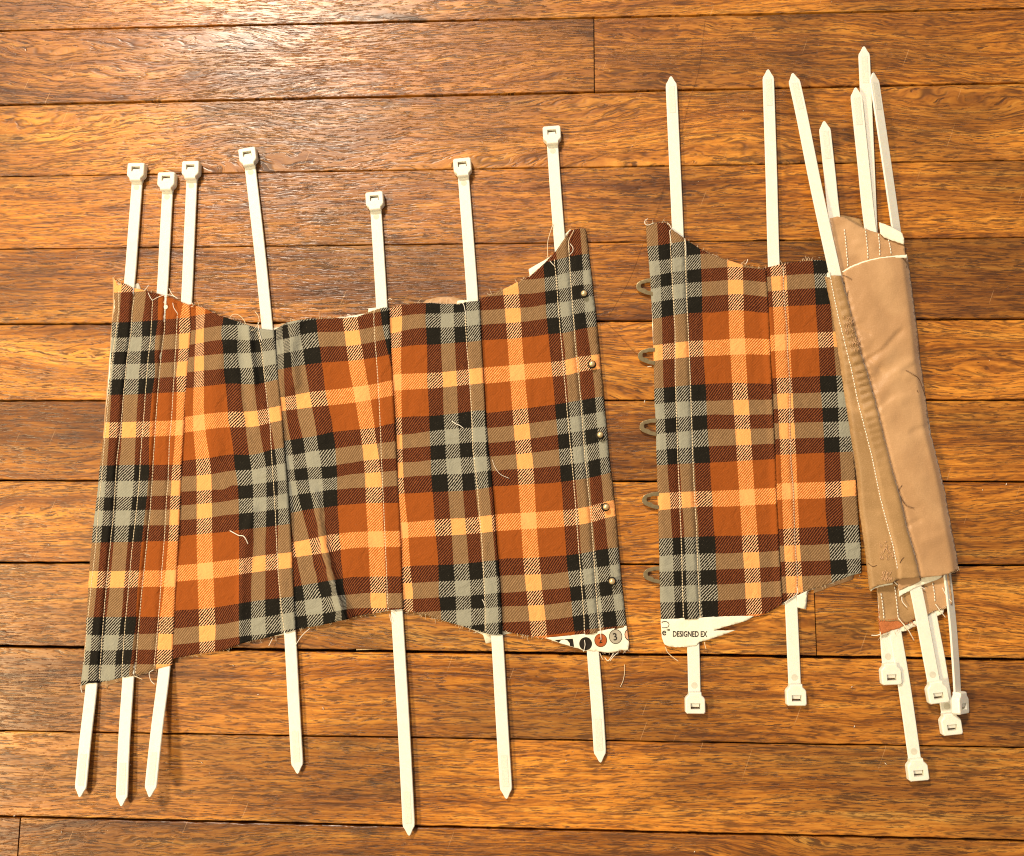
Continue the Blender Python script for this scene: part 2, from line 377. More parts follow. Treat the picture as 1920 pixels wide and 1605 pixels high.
def sheet(name, outline, zfun, mat, uvfun=None, step=4.0, jag=0.0, thick=.00045, parent=None, extra=None):
    o = dens(outline, step, True)
    if jag: o = o + rng.normal(0, jag, o.shape)
    x0, y0 = o.min(0); x1, y1 = o.max(0)
    gx, gy = np.meshgrid(np.arange(x0 + step / 2, x1, step), np.arange(y0 + step / 2, y1, step))
    gx = gx + (np.arange(gx.shape[0])[:, None] % 2) * step * .4
    g = np.stack([gx.ravel(), gy.ravel()], 1)
    # keep points inside, not too near the outline
    ins = np.zeros(len(g), bool); a = o; b = np.roll(o, -1, 0)
    for p, q in zip(a, b):
        c = ((p[1] > g[:, 1]) != (q[1] > g[:, 1]))
        with np.errstate(divide='ignore', invalid='ignore'):
            xi = (q[0] - p[0]) * (g[:, 1] - p[1]) / (q[1] - p[1]) + p[0]
        ins ^= c & (g[:, 0] < xi)
    g = g[ins]
    keep = np.ones(len(g), bool)
    for k in range(0, len(o)): keep &= ((g[:, 0] - o[k, 0]) ** 2 + (g[:, 1] - o[k, 1]) ** 2) > (step * .45) ** 2
    g = g[keep]
    if extra:
        ex = np.vstack([dens(l, 3.4) for l in extra]); ins = np.zeros(len(ex), bool)
        for p, q in zip(a, b):
            c = ((p[1] > ex[:, 1]) != (q[1] > ex[:, 1]))
            with np.errstate(divide='ignore', invalid='ignore'):
                xi = (q[0] - p[0]) * (ex[:, 1] - p[1]) / (q[1] - p[1]) + p[0]
            ins ^= c & (ex[:, 0] < xi)
        ex = ex[ins]
        kp = np.ones(len(ex), bool)
        for k in range(len(o)): kp &= ((ex[:, 0] - o[k, 0]) ** 2 + (ex[:, 1] - o[k, 1]) ** 2) > 1.3 ** 2
        ex = ex[kp]; keep = np.ones(len(g), bool)
        for e in ex: keep &= ((g[:, 0] - e[0]) ** 2 + (g[:, 1] - e[1]) ** 2) > 2.0 ** 2
        g = np.vstack([g[keep], ex])
    pts = [Vector(v) for v in np.vstack([o, g]).tolist()]
    n = len(o)
    vo, _, fo, *_r = delaunay_2d_cdt(pts, [], [list(range(n))], 1, 1e-5)
    X = np.array([v.x for v in vo]); Y = np.array([v.y for v in vo])
    Z = zfun(X, Y); V = W(X, Y, Z)
    uv = np.stack(uvfun(X, Y), 1) if uvfun else np.stack([X, Y], 1)
    faces = [tuple(f) if sum((X[f[i]] * Y[f[(i + 1) % len(f)]] - X[f[(i + 1) % len(f)]] * Y[f[i]]) for i in range(len(f))) < 0 else tuple(f[::-1]) for f in fo]
    ob = mesh_obj(name, V, faces, mat, uv=uv)
    if thick:
        md = ob.modifiers.new('thickness', 'SOLIDIFY'); md.thickness = thick; md.offset = -1; md.use_rim = True
    if parent: adopt(ob, parent)
    return ob

def tube_mesh(paths, radius, sides=5, taper=False):
    """list of world polylines -> verts, faces"""
    V = []; F = []
    for path in paths:
        pts = [Vector(p) for p in path]; n = len(pts); base = len(V)
        for i, p in enumerate(pts):
            t = (pts[min(i + 1, n - 1)] - pts[max(i - 1, 0)]).normalized(); s = t.cross(Vector((0, 0, 1)))
            s = s.normalized() if s.length > 1e-6 else Vector((1, 0, 0)); u = s.cross(t)
            r = radius if not taper else radius * (1 - .7 * i / n)
            for k in range(sides):
                a = 2 * math.pi * k / sides; V.append(p + s * math.cos(a) * r + u * math.sin(a) * r)
        for i in range(n - 1):
            for k in range(sides):
                a = base + i * sides + k; b = base + i * sides + (k + 1) % sides; F.append((a, b, b + sides, a + sides))
        F.append(tuple(base + k for k in range(sides))[::-1]); F.append(tuple(base + (n - 1) * sides + k for k in range(sides)))
    return V, F
def stitches(line, zfun, parent, mat=THREAD, pitch=5.4, ln=3.6, r=.00031, name='stitch_line', groove_back=0.0):
    p = P(line); seg = np.hypot(*np.diff(p, axis=0).T); s = np.concatenate([[0], np.cumsum(seg)]); paths = []
    t = 0
    while t + ln < s[-1]:
        q = np.linspace(t, t + ln, 4); x = np.interp(q, s, p[:, 0]) + rng.normal(0, .15); y = np.interp(q, s, p[:, 1])
        z = zfun(x, y) + .0002 + groove_back + np.array([.0001, .0005, .0005, .0001])
        paths.append(W(x, y, z).tolist()); t += pitch + rng.normal(0, .25)
    V, F = tube_mesh(paths, r, 5); o = mesh_obj(name, V, F, mat); o['kind'] = 'stuff'
    adopt(o, parent); return o
def smooth_path(pts, n=8):
    p = P(pts); out = []
    q = np.vstack([2 * p[0] - p[1], p, 2 * p[-1] - p[-2]])
    for i in range(1, len(q) - 2):
        for k in range(n):
            t = k / n; out.append(0.5 * ((2 * q[i]) + (-q[i - 1] + q[i + 1]) * t + (2 * q[i - 1] - 5 * q[i] + 4 * q[i + 1] - q[i + 2]) * t * t + (-q[i - 1] + 3 * q[i] - 3 * q[i + 1] + q[i + 2]) * t ** 3))
    out.append(p[-1]); return np.array(out)
def thread(pts, mat=THREADW, r=.00028, name='loose_thread', parent=None, label=None, cat=None, group=None, taper=False):
    """pts: (px, py, z in mm)"""
    p = smooth_path(pts, 6); path = W(p[:, 0], p[:, 1], p[:, 2] * .001)
    c = Vector(path[0].tolist()) if parent is None else Vector((0, 0, 0))
    V, F = tube_mesh([[(Vector(q) - c) for q in path.tolist()]], r, 6, taper)
    o = mesh_obj(name, V, F, mat)
    if parent: adopt(o, parent)
    else:
        o.location = c; o['label'] = label; o['category'] = cat
        if group: o['group'] = group
    return o
def frays(edges, zfun, mat, parent, density=.12, lmin=3, lmax=11, r=.00016, out=None, name='frayed_threads'):
    """edges: polylines (px) with outward side given by sign"""
    paths = []
    for line, sgn in edges:
        p = dens(line, 3)
        for i in range(len(p) - 1):
            if rng.random() > density * 3: continue
            t = p[i + 1] - p[i]; t = t / np.hypot(*t); nrm = np.array([t[1], -t[0]]) * sgn
            L = rng.uniform(lmin, lmax) * (1 if rng.random() < .85 else 1.9); a = rng.normal(0, .55); d = nrm * math.cos(a) + t * math.sin(a); cv = rng.normal(0, .35)
            q = []
            for k in range(5):
                u = k / 4; off = p[i] - nrm * 1.5 + d * L * u + np.array([-d[1], d[0]]) * cv * L * u * u
                z0 = float(zfun(P([p[i][0] - nrm[0] * 2]), P([p[i][1] - nrm[1] * 2]))[0]); q.append((off[0], off[1], max(z0 * (1 - .5 * u) + rng.normal(0, .0002), .0004)))
            q = P(q); paths.append(W(q[:, 0], q[:, 1], q[:, 2]).tolist())
    V, F = tube_mesh(paths, r, 4, True); o = mesh_obj(name, V, F, mat); o['kind'] = 'stuff'; adopt(o, parent); return o

BZ = .0016; CH = .0017
def gridfit(cols, rows):
    cp, cvv, rp, rvv = [], [], [], []
    for y, lst in cols:
        for x, u in lst: cp.append((x, y)); cvv.append(u)
    for x, lst in rows:
        for y, v in lst: rp.append((x, y)); rvv.append(v)
    fu, fv = tps(cp, cvv), tps(rp, rvv)
    return lambda X, Y: (fu(X, Y), fv(X, Y))
S = 268.0
b_ = [0, 26.5, 53.5, 79.5, 106.5, 133, 185.5, 215.5]
def seq(i0_, ys):   # consecutive band boundaries starting at index i0_
    return [(y, (i0_ + k) // 8 * S + b_[(i0_ + k) % 8]) for k, y in enumerate(ys) if y is not None]

# ---- panel A
A_L = [(212.5, 521), (215, 576), (209.8, 608), (208.4, 649), (205.7, 703), (200, 757), (195, 811), (188, 866), (183, 920), (175, 985), (168, 1060), (163, 1141), (160, 1208), (151, 1286)]
SAB = [(357.5, 573), (358.5, 622), (353, 690), (348, 757), (345, 811), (341, 879), (339.5, 915), (337, 980), (333.6, 1047), (330.4, 1101), (327.7, 1154), (323.7, 1246)]
A_T = [(212.5, 521), (218, 527), (222, 534), (232.5, 531), (247.5, 539), (266, 543), (277.5, 546), (292.5, 550), (315, 555), (335, 564), (357.5, 573)]
A_B = [(323.7, 1246), (293, 1255), (250, 1267), (228.6, 1271), (186, 1280), (165, 1281), (151, 1286)]
S1 = [(223, 546), (223, 581), (216.5, 627), (210, 676), (205.7, 730), (200, 785), (195, 839), (191, 893), (186, 940), (180, 1020), (171, 1101), (164, 1168), (157.6, 1248)]
S2 = [(251.8, 557), (247.7, 587), (246, 622), (238, 676), (231.4, 744), (227.4, 798), (219, 866), (216.5, 907), (212.5, 967), (207, 1020), (200.5, 1087), (194, 1162), (190, 1221), (186, 1277)]
S3 = [(286.4, 562), (283, 630), (277.5, 676), (273.4, 730), (269.4, 785), (264, 852), (261, 907), (255, 967), (247, 1034), (240.6, 1109), (235, 1168), (230, 1235), (228.6, 1268)]
S4 = [(311, 579), (308, 622), (302, 668), (296.5, 730), (292.4, 785), (288.3, 852), (285, 907), (282, 954), (274, 1034), (267.4, 1093), (260.7, 1168), (256.7, 1221), (254, 1263)]
S5 = [(333, 587), (329, 663), (325, 730), (322, 785), (318, 825), (315, 907), (313, 927), (308.4, 1007), (303.6, 1074), (299.6, 1128), (295.6, 1181), (289, 1250)]
uvA = gridfit([
    (603, [(222, 53.5), (245, 79.5), (266, 106.5), (295, 133), (335, 185.5), (356, 203)]),
    (700, [(210, 53.5), (235, 79.5), (260, 106.5), (290, 133), (330, 185.5), (352, 207)]),
    (887, [(199, 53.5), (221.5, 79.5), (251, 106.5), (279, 133), (321, 185.5), (341, 205)]),
    (943, [(194, 53.5), (218, 79.5), (247, 106.5), (273.5, 133), (318, 185.5), (339, 206)]),
    (1170, [(173, 53.5), (198, 79.5), (225.5, 106.5), (254, 133), (297.5, 185.5), (326, 213)]),
    (1230, [(168, 53.5), (193, 79.5), (216.5, 106.5), (246, 133), (293, 185.5), (323, 214)])],
    [(x, seq(0, [y + d for y in (603.5, 631.5, 658, 682, 710, 738.5, 790, 820, 871.5, 901, 930.5, 956.5, 984.5, 1015, 1069, 1101, 1156, 1189, 1217, 1245.6)])) for x, d in ((205, 1), (250, 0))] +
    [(343, seq(0, [596, 624.6, 653, 677.5, 704.6, 734, 787, 815.7, 871, 900, 928, 955, 983.6, 1014, 1068, 1100, 1156, 1189, 1216.6, 1245.6])),
     (180, [(931.6, 321.5), (957.6, 347.5), (985.7, 374.5), (1016.5, 401), (1070, 453.5), (1102, 483.5), (1157, 536), (1190, 562.5), (1219, 589.5), (1247, 616)])])
def chan(xl, xr, amp=CH, s=2.6):
    def f(X, Y):
        a, b = xat(xl, Y), xat(xr, Y); return amp * sst(a - .5, a + s, X) * (1 - sst(b - s * 2, b - 1, X))
    return f
def chanR(xl, amp=CH, s=2.6):
    return lambda X, Y: amp * sst(xat(xl, Y) - .5, xat(xl, Y) + s, X)
def edgeR(line, amp=.0011, s=1.6):
    return lambda X, Y: -amp * (1 - sst(0, s, xat(line, Y) - X))
def edgeL(line, amp=.0009, s=4.0):
    return lambda X, Y: -amp * (1 - sst(0, s, X - xat(line, Y)))
def groove(line, amp=.0004, s=1.6):
    return lambda X, Y: -amp * np.exp(-((X - xat(line, Y)) / s) ** 2)
def und(seed, s=150, amp=.00035): return lambda X, Y: amp * (1 + noise2(X, Y, s, seed))
def total(fs, base=BZ): return lambda X, Y: np.maximum(base + sum(f(np.asarray(X, float), np.asarray(Y, float)) for f in fs), .00115)
def shift(line, dx): return [(x + dx, y) for x, y in line]

zA = total([chan(S1, S2), chan(S3, S4), chan(S2, S3, .0007), chan(S4, S5, .0007), chanR(S5), edgeR(SAB), edgeL(A_L), groove(S1), groove(S2), groove(S3), groove(S4), groove(S5), und(1, 60, .0001)])
# ---- panel B
SBC = [(514, 619), (518.7, 662.6), (523, 717), (529.5, 785), (534.5, 852), (539, 905), (542, 945), (545, 987), (548, 1037), (550.5, 1099), (553.3, 1149), (554.6, 1181)]
B_T = [(353, 571), (360, 570.5), (384.5, 578.6), (411.6, 592), (438.7, 600), (460, 608), (487, 616), (514, 619)]
B_B = [(554.6, 1181), (529.7, 1188), (497, 1196.5), (470, 1201.4), (448, 1208), (421.4, 1218.8), (373, 1225.5), (320, 1236)]
S6 = [(483.5, 622), (490, 652), (494.3, 690), (499.7, 738.5), (506.5, 798), (510, 862), (513.5, 912), (516, 955), (518.5, 1012), (521, 1062), (523.4, 1094), (528.4, 1149), (533.4, 1186)]
uvB = gridfit([
    (622, [(367, 185.5), (382, 215.5), (414.4, 268), (446, 294.5), (467, 321.5), (487.5, 347.5), (514, 374.5)]),
    (700, [(364, 185.5), (382, 215.5), (420, 268), (451, 294.5), (475, 321.5), (494, 347.5), (518, 371)]),
    (787, [(361.5, 185.5), (383, 215.5), (428, 268), (459, 294.5), (483.5, 321.5), (506.5, 347.5), (528, 371)]),
    (874, [(367, 185.5), (395, 215.5), (440, 268), (470, 294.5), (498, 321.5), (519, 347.5), (537, 371)]),
    (929, [(368, 185.5), (397, 215.5), (447, 268), (474, 294.5), (499, 321.5), (521, 347.5), (541, 371)]),
    (975, [(368, 185.5), (397.5, 215.5), (447.4, 268), (475, 294.5), (498, 321.5), (522, 347.5), (543, 371)]),
    (1020, [(368, 185.5), (398, 215.5), (448, 268), (475, 294.5), (496.5, 321.5), (521, 347.5), (547, 372)]),
    (1100, [(370, 185.5), (401, 215.5), (448, 268), (470, 294.5), (496.5, 321.5), (523, 347.5), (550, 374)]),
    (1175, [(372, 185.5), (404, 215.5), (448, 268), (470, 294.5), (496.5, 321.5), (527, 347.5), (552, 372)])],
    [(360, seq(1, [619, 645, 669, 696.5, 726, 779, 809, 862, 891.6, 920])),
     (398, seq(1, [612, 638, 665, 693, 721.7, 774, 803.5, 857.7, 888, 917])),
     (433, seq(1, [608.4, 635.5, 662.6, 690, 718, 771, 801, 852, 882, 909])),
     (479, seq(2, [637, 661, 688, 719.5, 769.6, 799.5, 852, 879, 906.5])),
     (506, seq(2, [633, 657, 684, 714, 764, 792.7, 844, 872.6, 902])),
     (336, seq(10, [921, 948, 975, 1004.5, 1059, 1090, 1144, 1177, 1207])),
     (421, seq(10, [916.6, 940, 965.6, 996.4, 1050, 1082, 1136, 1169, 1197])),
     (457, seq(10, [910, 934.7, 962, 992, 1045.7, 1075.6, 1130, 1161.6, 1191.5])),
     (507, seq(10, [903.6, 931, 956, 986, 1038.7, 1069, 1123, 1154, 1186.5])),
     (537, seq(10, [898.6, 925, 952, 982, 1035.7, 1065.6, 1120, 1149, 1180]))])
zB = total([chanR(S6), edgeR(SBC), edgeL(shift(SAB, -4), .0006), groove(S6), und(3, 190, .0009),
            ridge([(449, 1215), (450, 1120), (458, 1010), (470, 960)], .0022, 12, 5),
            ridge([(466, 612), (470, 660), (478, 720)], .0026, 8, 6), ridge([(415, 650), (400, 760), (402, 850)], .0016, 16),
            ridge([(452, 640), (455, 700), (466, 800)], -.0013, 8), ridge([(480, 880), (510, 892), (525, 930)], .0009, 7)])
# ---- panel C
SCD = [(729.5, 576), (732, 631), (736, 697), (739.6, 773), (743, 839), (745, 870), (748, 925), (751.5, 1000), (753.5, 1062), (756, 1142)]
C_T = [(510, 621), (522, 614), (537, 605), (561, 599.5), (594, 597), (642, 596), (670.6, 594), (697, 583), (718.8, 576.6), (729.5, 576)]
C_B = [(756, 1142), (726.6, 1144), (699, 1150), (669, 1155), (649, 1161.6), (632, 1165), (604.4, 1171.5), (550.6, 1181.5)]
S7 = [(700.8, 596), (703.5, 642), (707.8, 697), (711, 752), (714, 817), (715.4, 862), (719, 937), (721.6, 1000), (724.6, 1062), (727, 1136)]
uvC = gridfit([
    (609, [(530, 53.5), (538, 79.5), (562, 106.5), (593, 133), (643, 185.5), (672, 215.5), (716.6, 268), (729, 281)]),
    (655, [(532, 53.5), (543, 79.5), (568, 106.5), (599, 133), (649, 185.5), (679, 215.5), (726, 268)]),
    (697, [(532, 53.5), (547, 79.5), (574, 106.5), (605, 133), (655, 185.5), (686, 215.5), (736, 268)]),
    (784, [(537, 53.5), (559, 79.5), (588.6, 106.5), (620, 133), (670.6, 185.5), (700, 215.5), (739, 255)]),
    (832, [(545, 53.5), (570, 79.5), (595, 106.5), (627, 133), (678, 185.5), (706, 215.5), (743, 252)]),
    (887, [(551, 53.5), (577, 79.5), (603, 106.5), (631, 133), (683, 185.5), (714, 215.5), (746, 246)]),
    (945, [(562, 53.5), (587, 79.5), (606, 106.5), (632, 133), (685.5, 185.5), (716.6, 215.5), (748, 245)]),
    (985, [(545, 26.5), (572, 53.5), (596, 79.5), (608, 106.5), (635, 133), (688, 185.5), (718, 215.5), (750, 245)]),
    (1024, [(551, 26.5), (581, 53.5), (603, 79.5), (611, 106.5), (638, 133), (690, 185.5), (720, 215.5), (751, 245)]),
    (1064, [(559, 26.5), (587, 53.5), (613, 79.5), (619.5, 106.5), (641, 133), (692, 185.5), (722, 215.5), (753, 245)]),
    (1104, [(567, 26.5), (594.5, 53.5), (623, 79.5), (628, 106.5), (644, 133), (694, 185.5), (723, 215.5), (755, 246)]),
    (1149, [(573, 26.5), (603, 53.5), (630, 79.5), (640, 106.5), (649, 133), (697, 185.5), (725, 215.5), (756, 247)])],
    [(537, seq(3, [634.5, 660.8, 689, 743, 769, 826])), (590, seq(3, [623, 651, 680.5, 733, 762.5, 818, 844.6])),
     (620, seq(3, [622.5, 649, 678, 730, 760, 810.6])), (662, seq(3, [620, 647, 675, 725, 755, 806, 834.7])),
     (703, seq(2, [585, 612.7, 640, 669.5, 719, 748, 802, 831])), (730, seq(3, [608, 634.5, 664, 713, 743, 795])),
     (557, seq(10, [878.7, 901, 927, 958.4, 1014.5, 1044, 1099, 1126.7, 1155])), (615, seq(10, [873.7, 897, 918.5, 949.7, 1002, 1035.7, 1089, 1118, 1148])),
     (659, seq(10, [867, 889, 915, 944.7, 997, 1028, 1082, 1114, 1140])), (740, seq(10, [858.7, 882.4, 911, 942, 994.6, 1025.7, 1080.6, 1111.7, 1139]))])
zC = total([chanR(S7), edgeR(SCD), edgeL(shift(SBC, -4), .0006), groove(S7), und(5, 200, .0008),
            ridge([(594, 930), (601, 985), (617, 1060), (634, 1120), (650, 1166)], lambda u: .0012 + .0042 * u, 13, 5),
            ridge([(553, 605), (545, 660), (552, 720)], .0024, 11), ridge([(529, 640), (532, 700), (539, 760)], -.0006, 5),
            ridge([(600, 640), (608, 760), (590, 860)], .0013, 22), ridge([(670, 640), (685, 800)], .0007, 30),
            ridge([(550, 900), (590, 925), (600, 950)], .0010, 8)])
# ---- panel D
SDE = [(899.5, 563), (902.6, 631), (907, 708), (912, 784), (917, 850), (921, 880), (925, 925), (929, 985), (934, 1045), (938, 1100), (941, 1149), (942.6, 1190)]
D_T = [(727, 579), (731, 578.8), (749.4, 572), (773.5, 569), (806, 568), (834.7, 570), (858.8, 570), (876, 566), (899.5, 563)]
D_B = [(942.6, 1190), (919.7, 1190), (895, 1183), (870, 1175), (845, 1168), (820, 1160), (806, 1155), (776.4, 1148), (752, 1143)]
S8 = [(872, 592), (875, 642), (879.6, 697), (884, 762), (887, 846), (889, 860), (895, 912), (898.5, 957), (903.5, 1012), (907, 1074), (909.7, 1132), (910, 1186)]
uvD = gridfit([
    (598, [(733, 194), (753.8, 215.5), (797.5, 268), (826, 294.5), (850, 321.5), (875, 347.5), (900, 374)]),
    (714, [(737, 200), (752.7, 215.5), (800.8, 268), (830, 294.5), (855.5, 321.5), (879.6, 347.5), (906, 374)]),
    (819, [(742, 203), (753.8, 215.5), (806, 268), (833.6, 294.5), (860, 321.5), (885, 347.5), (910, 374.5)]),
    (900, [(746.5, 205), (756.5, 215.5), (809, 268), (838.7, 294.5), (866, 321.5), (890, 347.5), (914.7, 374.5)]),
    (989, [(751.5, 203), (765, 215.5), (815, 268), (846, 294.5), (872, 321.5), (899.8, 347.5), (923, 374.5)]),
    (1111, [(755, 199), (774, 215.5), (822.5, 268), (853.6, 294.5), (881, 321.5), (908.5, 347.5), (932, 374.5)])],
    [(745, seq(3, [594, 622.5, 651, 701, 732, 783, 815, 841])), (773.5, seq(2, [565, 589.7, 616, 646.6, 699.5, 730, 780.7, 812.8, 838])),
     (812, seq(2, [568, 587.5, 613.8, 645, 698, 728, 779.6, 807, 834.7])), (890, seq(3, [582, 609, 639, 690, 720, 770, 801, 828])),
     (781, seq(11, [866, 892, 923.5, 977, 1007, 1060.6, 1091.8, 1121.7, 1148])), (830, seq(11, [861, 888.6, 921, 972, 1004.5, 1059, 1089, 1119, 1145])),
     (882, seq(12, [887, 918.5, 969.6, 1001, 1055.6, 1087, 1115.5, 1141.6, 1172.8])), (912, seq(11, [856, 882, 913.6, 966, 998, 1052, 1083, 1113, 1140, 1169]))])
zD = total([chanR(S8), edgeR(SDE), edgeL(shift(SCD, -4), .0006), groove(S8), und(8, 220, .0006), ridge([(790, 600), (800, 800), (820, 1100)], .0006, 30)])
# ---- panel E
E_R = [(1098.4, 428.7), (1103.4, 470), (1108.4, 510), (1112, 547), (1116, 578), (1119, 612), (1124.7, 673), (1131, 739), (1137, 800), (1142, 858), (1149, 912), (1154, 962), (1159, 1024), (1165, 1087), (1170, 1132), (1175, 1174.7)]
E_T = [(895.5, 562.5), (919, 552), (945, 542), (971.6, 528), (993.5, 518), (1018, 496), (1042, 471), (1061, 443.6), (1068.5, 432), (1087, 428.7), (1098.4, 428.7)]
E_B = [(1175, 1174.7), (1157, 1179), (1131.8, 1183.7), (1105.4, 1189), (1074, 1193), (1024, 1197.7), (994.5, 1194), (970, 1189), (938.6, 1182)]
S9 = [(1039.4, 487), (1043.8, 531), (1048, 590), (1053.6, 652), (1058, 706), (1062, 750), (1067, 810), (1071.7, 855), (1075.5, 900), (1080.5, 962), (1084, 1012), (1088, 1062), (1091.7, 1112), (1095.4, 1162), (1096.4, 1219)]
S10 = [(1066.7, 455), (1068, 492), (1072, 553), (1076.6, 614), (1080, 662), (1085, 706), (1089, 750), (1093, 805), (1096.7, 855), (1100.4, 887), (1104, 925), (1109, 975), (1114, 1049), (1118, 1112), (1121.6, 1154), (1125, 1198)]
uvE = gridfit([
    (494, [(1018.6, 268), (1044, 294.5), (1069, 321.5), (1092, 347.5), (1105, 362)]),
    (586, [(900.5, 142), (946.4, 185.5), (976, 215.5), (1024, 268), (1051, 294.5), (1075.5, 321.5), (1097, 347.5), (1116, 369)]),
    (658, [(907, 141), (952, 185.5), (980, 215.5), (1030.6, 268), (1059, 294.5), (1081, 321.5), (1107, 347.5), (1123.6, 365)]),
    (728, [(910, 140), (957, 185.5), (985.8, 215.5), (1038, 268), (1063.5, 294.5), (1087.5, 321.5), (1115, 347.5), (1130, 364)]),
    (885, [(923, 141), (969.6, 185.5), (1000.7, 215.5), (1050.6, 268), (1077, 294.5), (1104, 321.5), (1126.6, 347.5), (1146, 369)]),
    (975, [(930, 141), (975.8, 185.5), (1005.7, 215.5), (1056.8, 268), (1085.5, 294.5), (1110, 321.5), (1135, 347.5), (1155, 370)]),
    (1057, [(936, 141), (980.8, 185.5), (1012, 215.5), (1063, 268), (1091, 294.5), (1118, 321.5), (1143, 347.5), (1163, 370)]),
    (1162, [(942, 138), (992, 185.5), (1023, 215.5), (1074, 268), (1104, 294.5), (1129, 321.5), (1156, 347.5), (1175, 370)])],
    [(925.6, seq(2, [554, 580.5, 606.7, 636, 686.6, 718])), (960.6, seq(2, [551, 578, 604.5, 634, 684, 714])),
     (1002, seq(1, [522.5, 548.8, 575, 600, 629.7, 680, 709.6])), (1033, seq(0, [489.7, 518, 544, 568.5, 595.8, 625, 678, 706])),
     (1059, seq(0, [483, 511.6, 539, 566, 593.6, 623, 674.6, 704])), (1085, seq(0, [477.7, 507, 533.5, 561, 587, 616.6, 668, 697.5])),
     (1105, seq(0, [475.5, 505, 532, 556, 584, 613, 666, 694])),
     (949.6, seq(11, [853.7, 880, 910, 962, 994.6, 1047, 1078, 1110.5, 1136.6, 1166.6])), (1032, seq(12, [874.4, 905, 957, 989.6, 1043, 1075.6, 1103.7, 1133, 1161.6])),
     (1114, seq(12, [862, 893, 946, 978, 1033, 1064, 1092.5, 1121.7, 1149])), (1131.6, seq(12, [857.5, 888.6, 941, 972, 1029.5, 1061])),
     (1154, seq(16, [1027, 1058, 1086.8, 1114, 1145]))])
zE = total([chan(S9, S10), edgeR(E_R, .0009, 6), edgeL(shift(SDE, -4), .0006), groove(S9), groove(S10), und(9, 180, .0005),
            lambda X, Y: .0010 * sst(0, 10, X - xat(S10, Y))])
# ---- panels F, G
F_L = [(1211, 420.7), (1213, 459), (1216, 486), (1218.6, 517), (1221, 560), (1224, 600), (1225, 649), (1227, 749), (1230, 805), (1231, 862), (1233.6, 950), (1236, 1037), (1237, 1112), (1239, 1162.7)]
SFG = [(1436, 506), (1440.5, 574), (1444, 649), (1448, 749), (1450.4, 799), (1453.6, 855), (1456, 937), (1460, 1012), (1464, 1087), (1467.5, 1132)]
F_T = [(1211, 420.7), (1227, 417.4), (1248, 417.4), (1258.5, 428.7), (1281, 445), (1309.6, 465), (1334.5, 478.5), (1359.5, 486), (1392, 496), (1419, 502), (1436, 506)]
F_B = [(1467.5, 1132), (1451.6, 1141.5), (1431.7, 1152.8), (1414, 1156.5), (1354.4, 1157.7), (1309.6, 1160), (1239, 1162.7)]
S11 = [(1256, 432), (1258.5, 487), (1262, 550), (1266, 624), (1266, 699), (1268.5, 774), (1271, 855), (1273.4, 912), (1276, 975), (1278.4, 1037), (1279.7, 1099), (1282, 1163)]
S12 = [(1284, 450), (1286, 512), (1288.4, 574), (1292, 649), (1294.7, 724), (1297, 786), (1299, 857), (1302, 925), (1306, 987), (1308, 1049), (1311, 1112), (1313, 1160)]
uvF = gridfit([
    (470, [(1213.6, 33), (1233.6, 53.5), (1259.8, 79.5), (1287, 106.5), (1312, 133)]),
    (524, [(1219, 35), (1238, 53.5), (1261, 79.5), (1288.4, 106.5), (1314.6, 133), (1364, 185.5), (1393, 215.5), (1436.7, 260)]),
    (612, [(1224, 36), (1240.6, 53.5), (1264.7, 79.5), (1290, 106.5), (1317, 133), (1366, 185.5), (1395, 215.5), (1441, 261)]),
    (736, [(1227, 36), (1244, 53.5), (1267, 79.5), (1295, 106.5), (1323, 133), (1373, 185.5), (1402, 215.5), (1448, 261)]),
    (860, [(1231, 34), (1250.5, 53.5), (1273.4, 79.5), (1301, 106.5), (1330, 133), (1381, 185.5), (1410.5, 215.5), (1454, 259)]),
    (937, [(1233, 31), (1256, 53.5), (1278, 79.5), (1304.6, 106.5), (1335, 133), (1386, 185.5), (1415.5, 215.5), (1456, 256)]),
    (1022, [(1236, 28), (1261, 53.5), (1284, 79.5), (1309.6, 106.5), (1340.7, 133), (1391, 185.5), (1421.7, 215.5), (1461, 254)]),
    (1111, [(1237, 27), (1263.5, 53.5), (1287, 79.5), (1313, 106.5), (1345, 133), (1396.8, 185.5), (1426.7, 215.5), (1465, 253)])],
    [(1225, seq(0, [461, 488.5, 516, 541, 566.5, 597, 646.8, 676.7, 729, 757.7, 786])), (1247, seq(0, [458, 486, 512, 536.6, 563, 593, 644, 674, 726.5, 755, 784])),
     (1299.6, seq(0, [450, 477, 504.7, 529.6, 556, 585.7, 638, 669, 721.5, 751.5, 779])), (1339.5, seq(2, [501.7, 527, 554, 585, 636.8, 667, 719, 751, 776])),
     (1379, seq(2, [499.7, 524.6, 550.8, 580.7, 634, 664.7, 718, 749, 777])), (1424, seq(2, [503, 528, 554.5, 585, 634, 664.7, 719, 749, 776])),
     (1242, seq(13, [871, 923.5, 956, 1009.5, 1042, 1071, 1100, 1129, 1162])), (1319.5, seq(13, [867, 919.8, 949.7, 1005.7, 1037, 1068, 1096.7, 1126.6, 1159])),
     (1362, seq(13, [865, 918.5, 949.7, 1004.5, 1037, 1066, 1095.5, 1125])), (1429, seq(13, [861, 915, 946, 1002, 1034.4, 1063, 1091.7, 1120]))])
zF = total([chan(S11, S12), edgeL(F_L, .0010, 7), edgeR(SFG, .0003, 3), groove(S11), groove(S12), und(12, 200, .0006),
            lambda X, Y: .0009 * (1 - sst(-12, 0, X - xat(S11, Y))) + .0022 * sst(14, 0, xat(SFG, Y) - X)])
G_T = [(1432, 502), (1438.7, 501), (1479, 492.7), (1504, 489.7), (1524, 487), (1556, 489), (1566, 490)]
G_B = [(1615, 1074), (1591, 1080.5), (1559, 1093), (1541, 1101), (1514, 1107), (1496.5, 1115), (1463.5, 1132)]
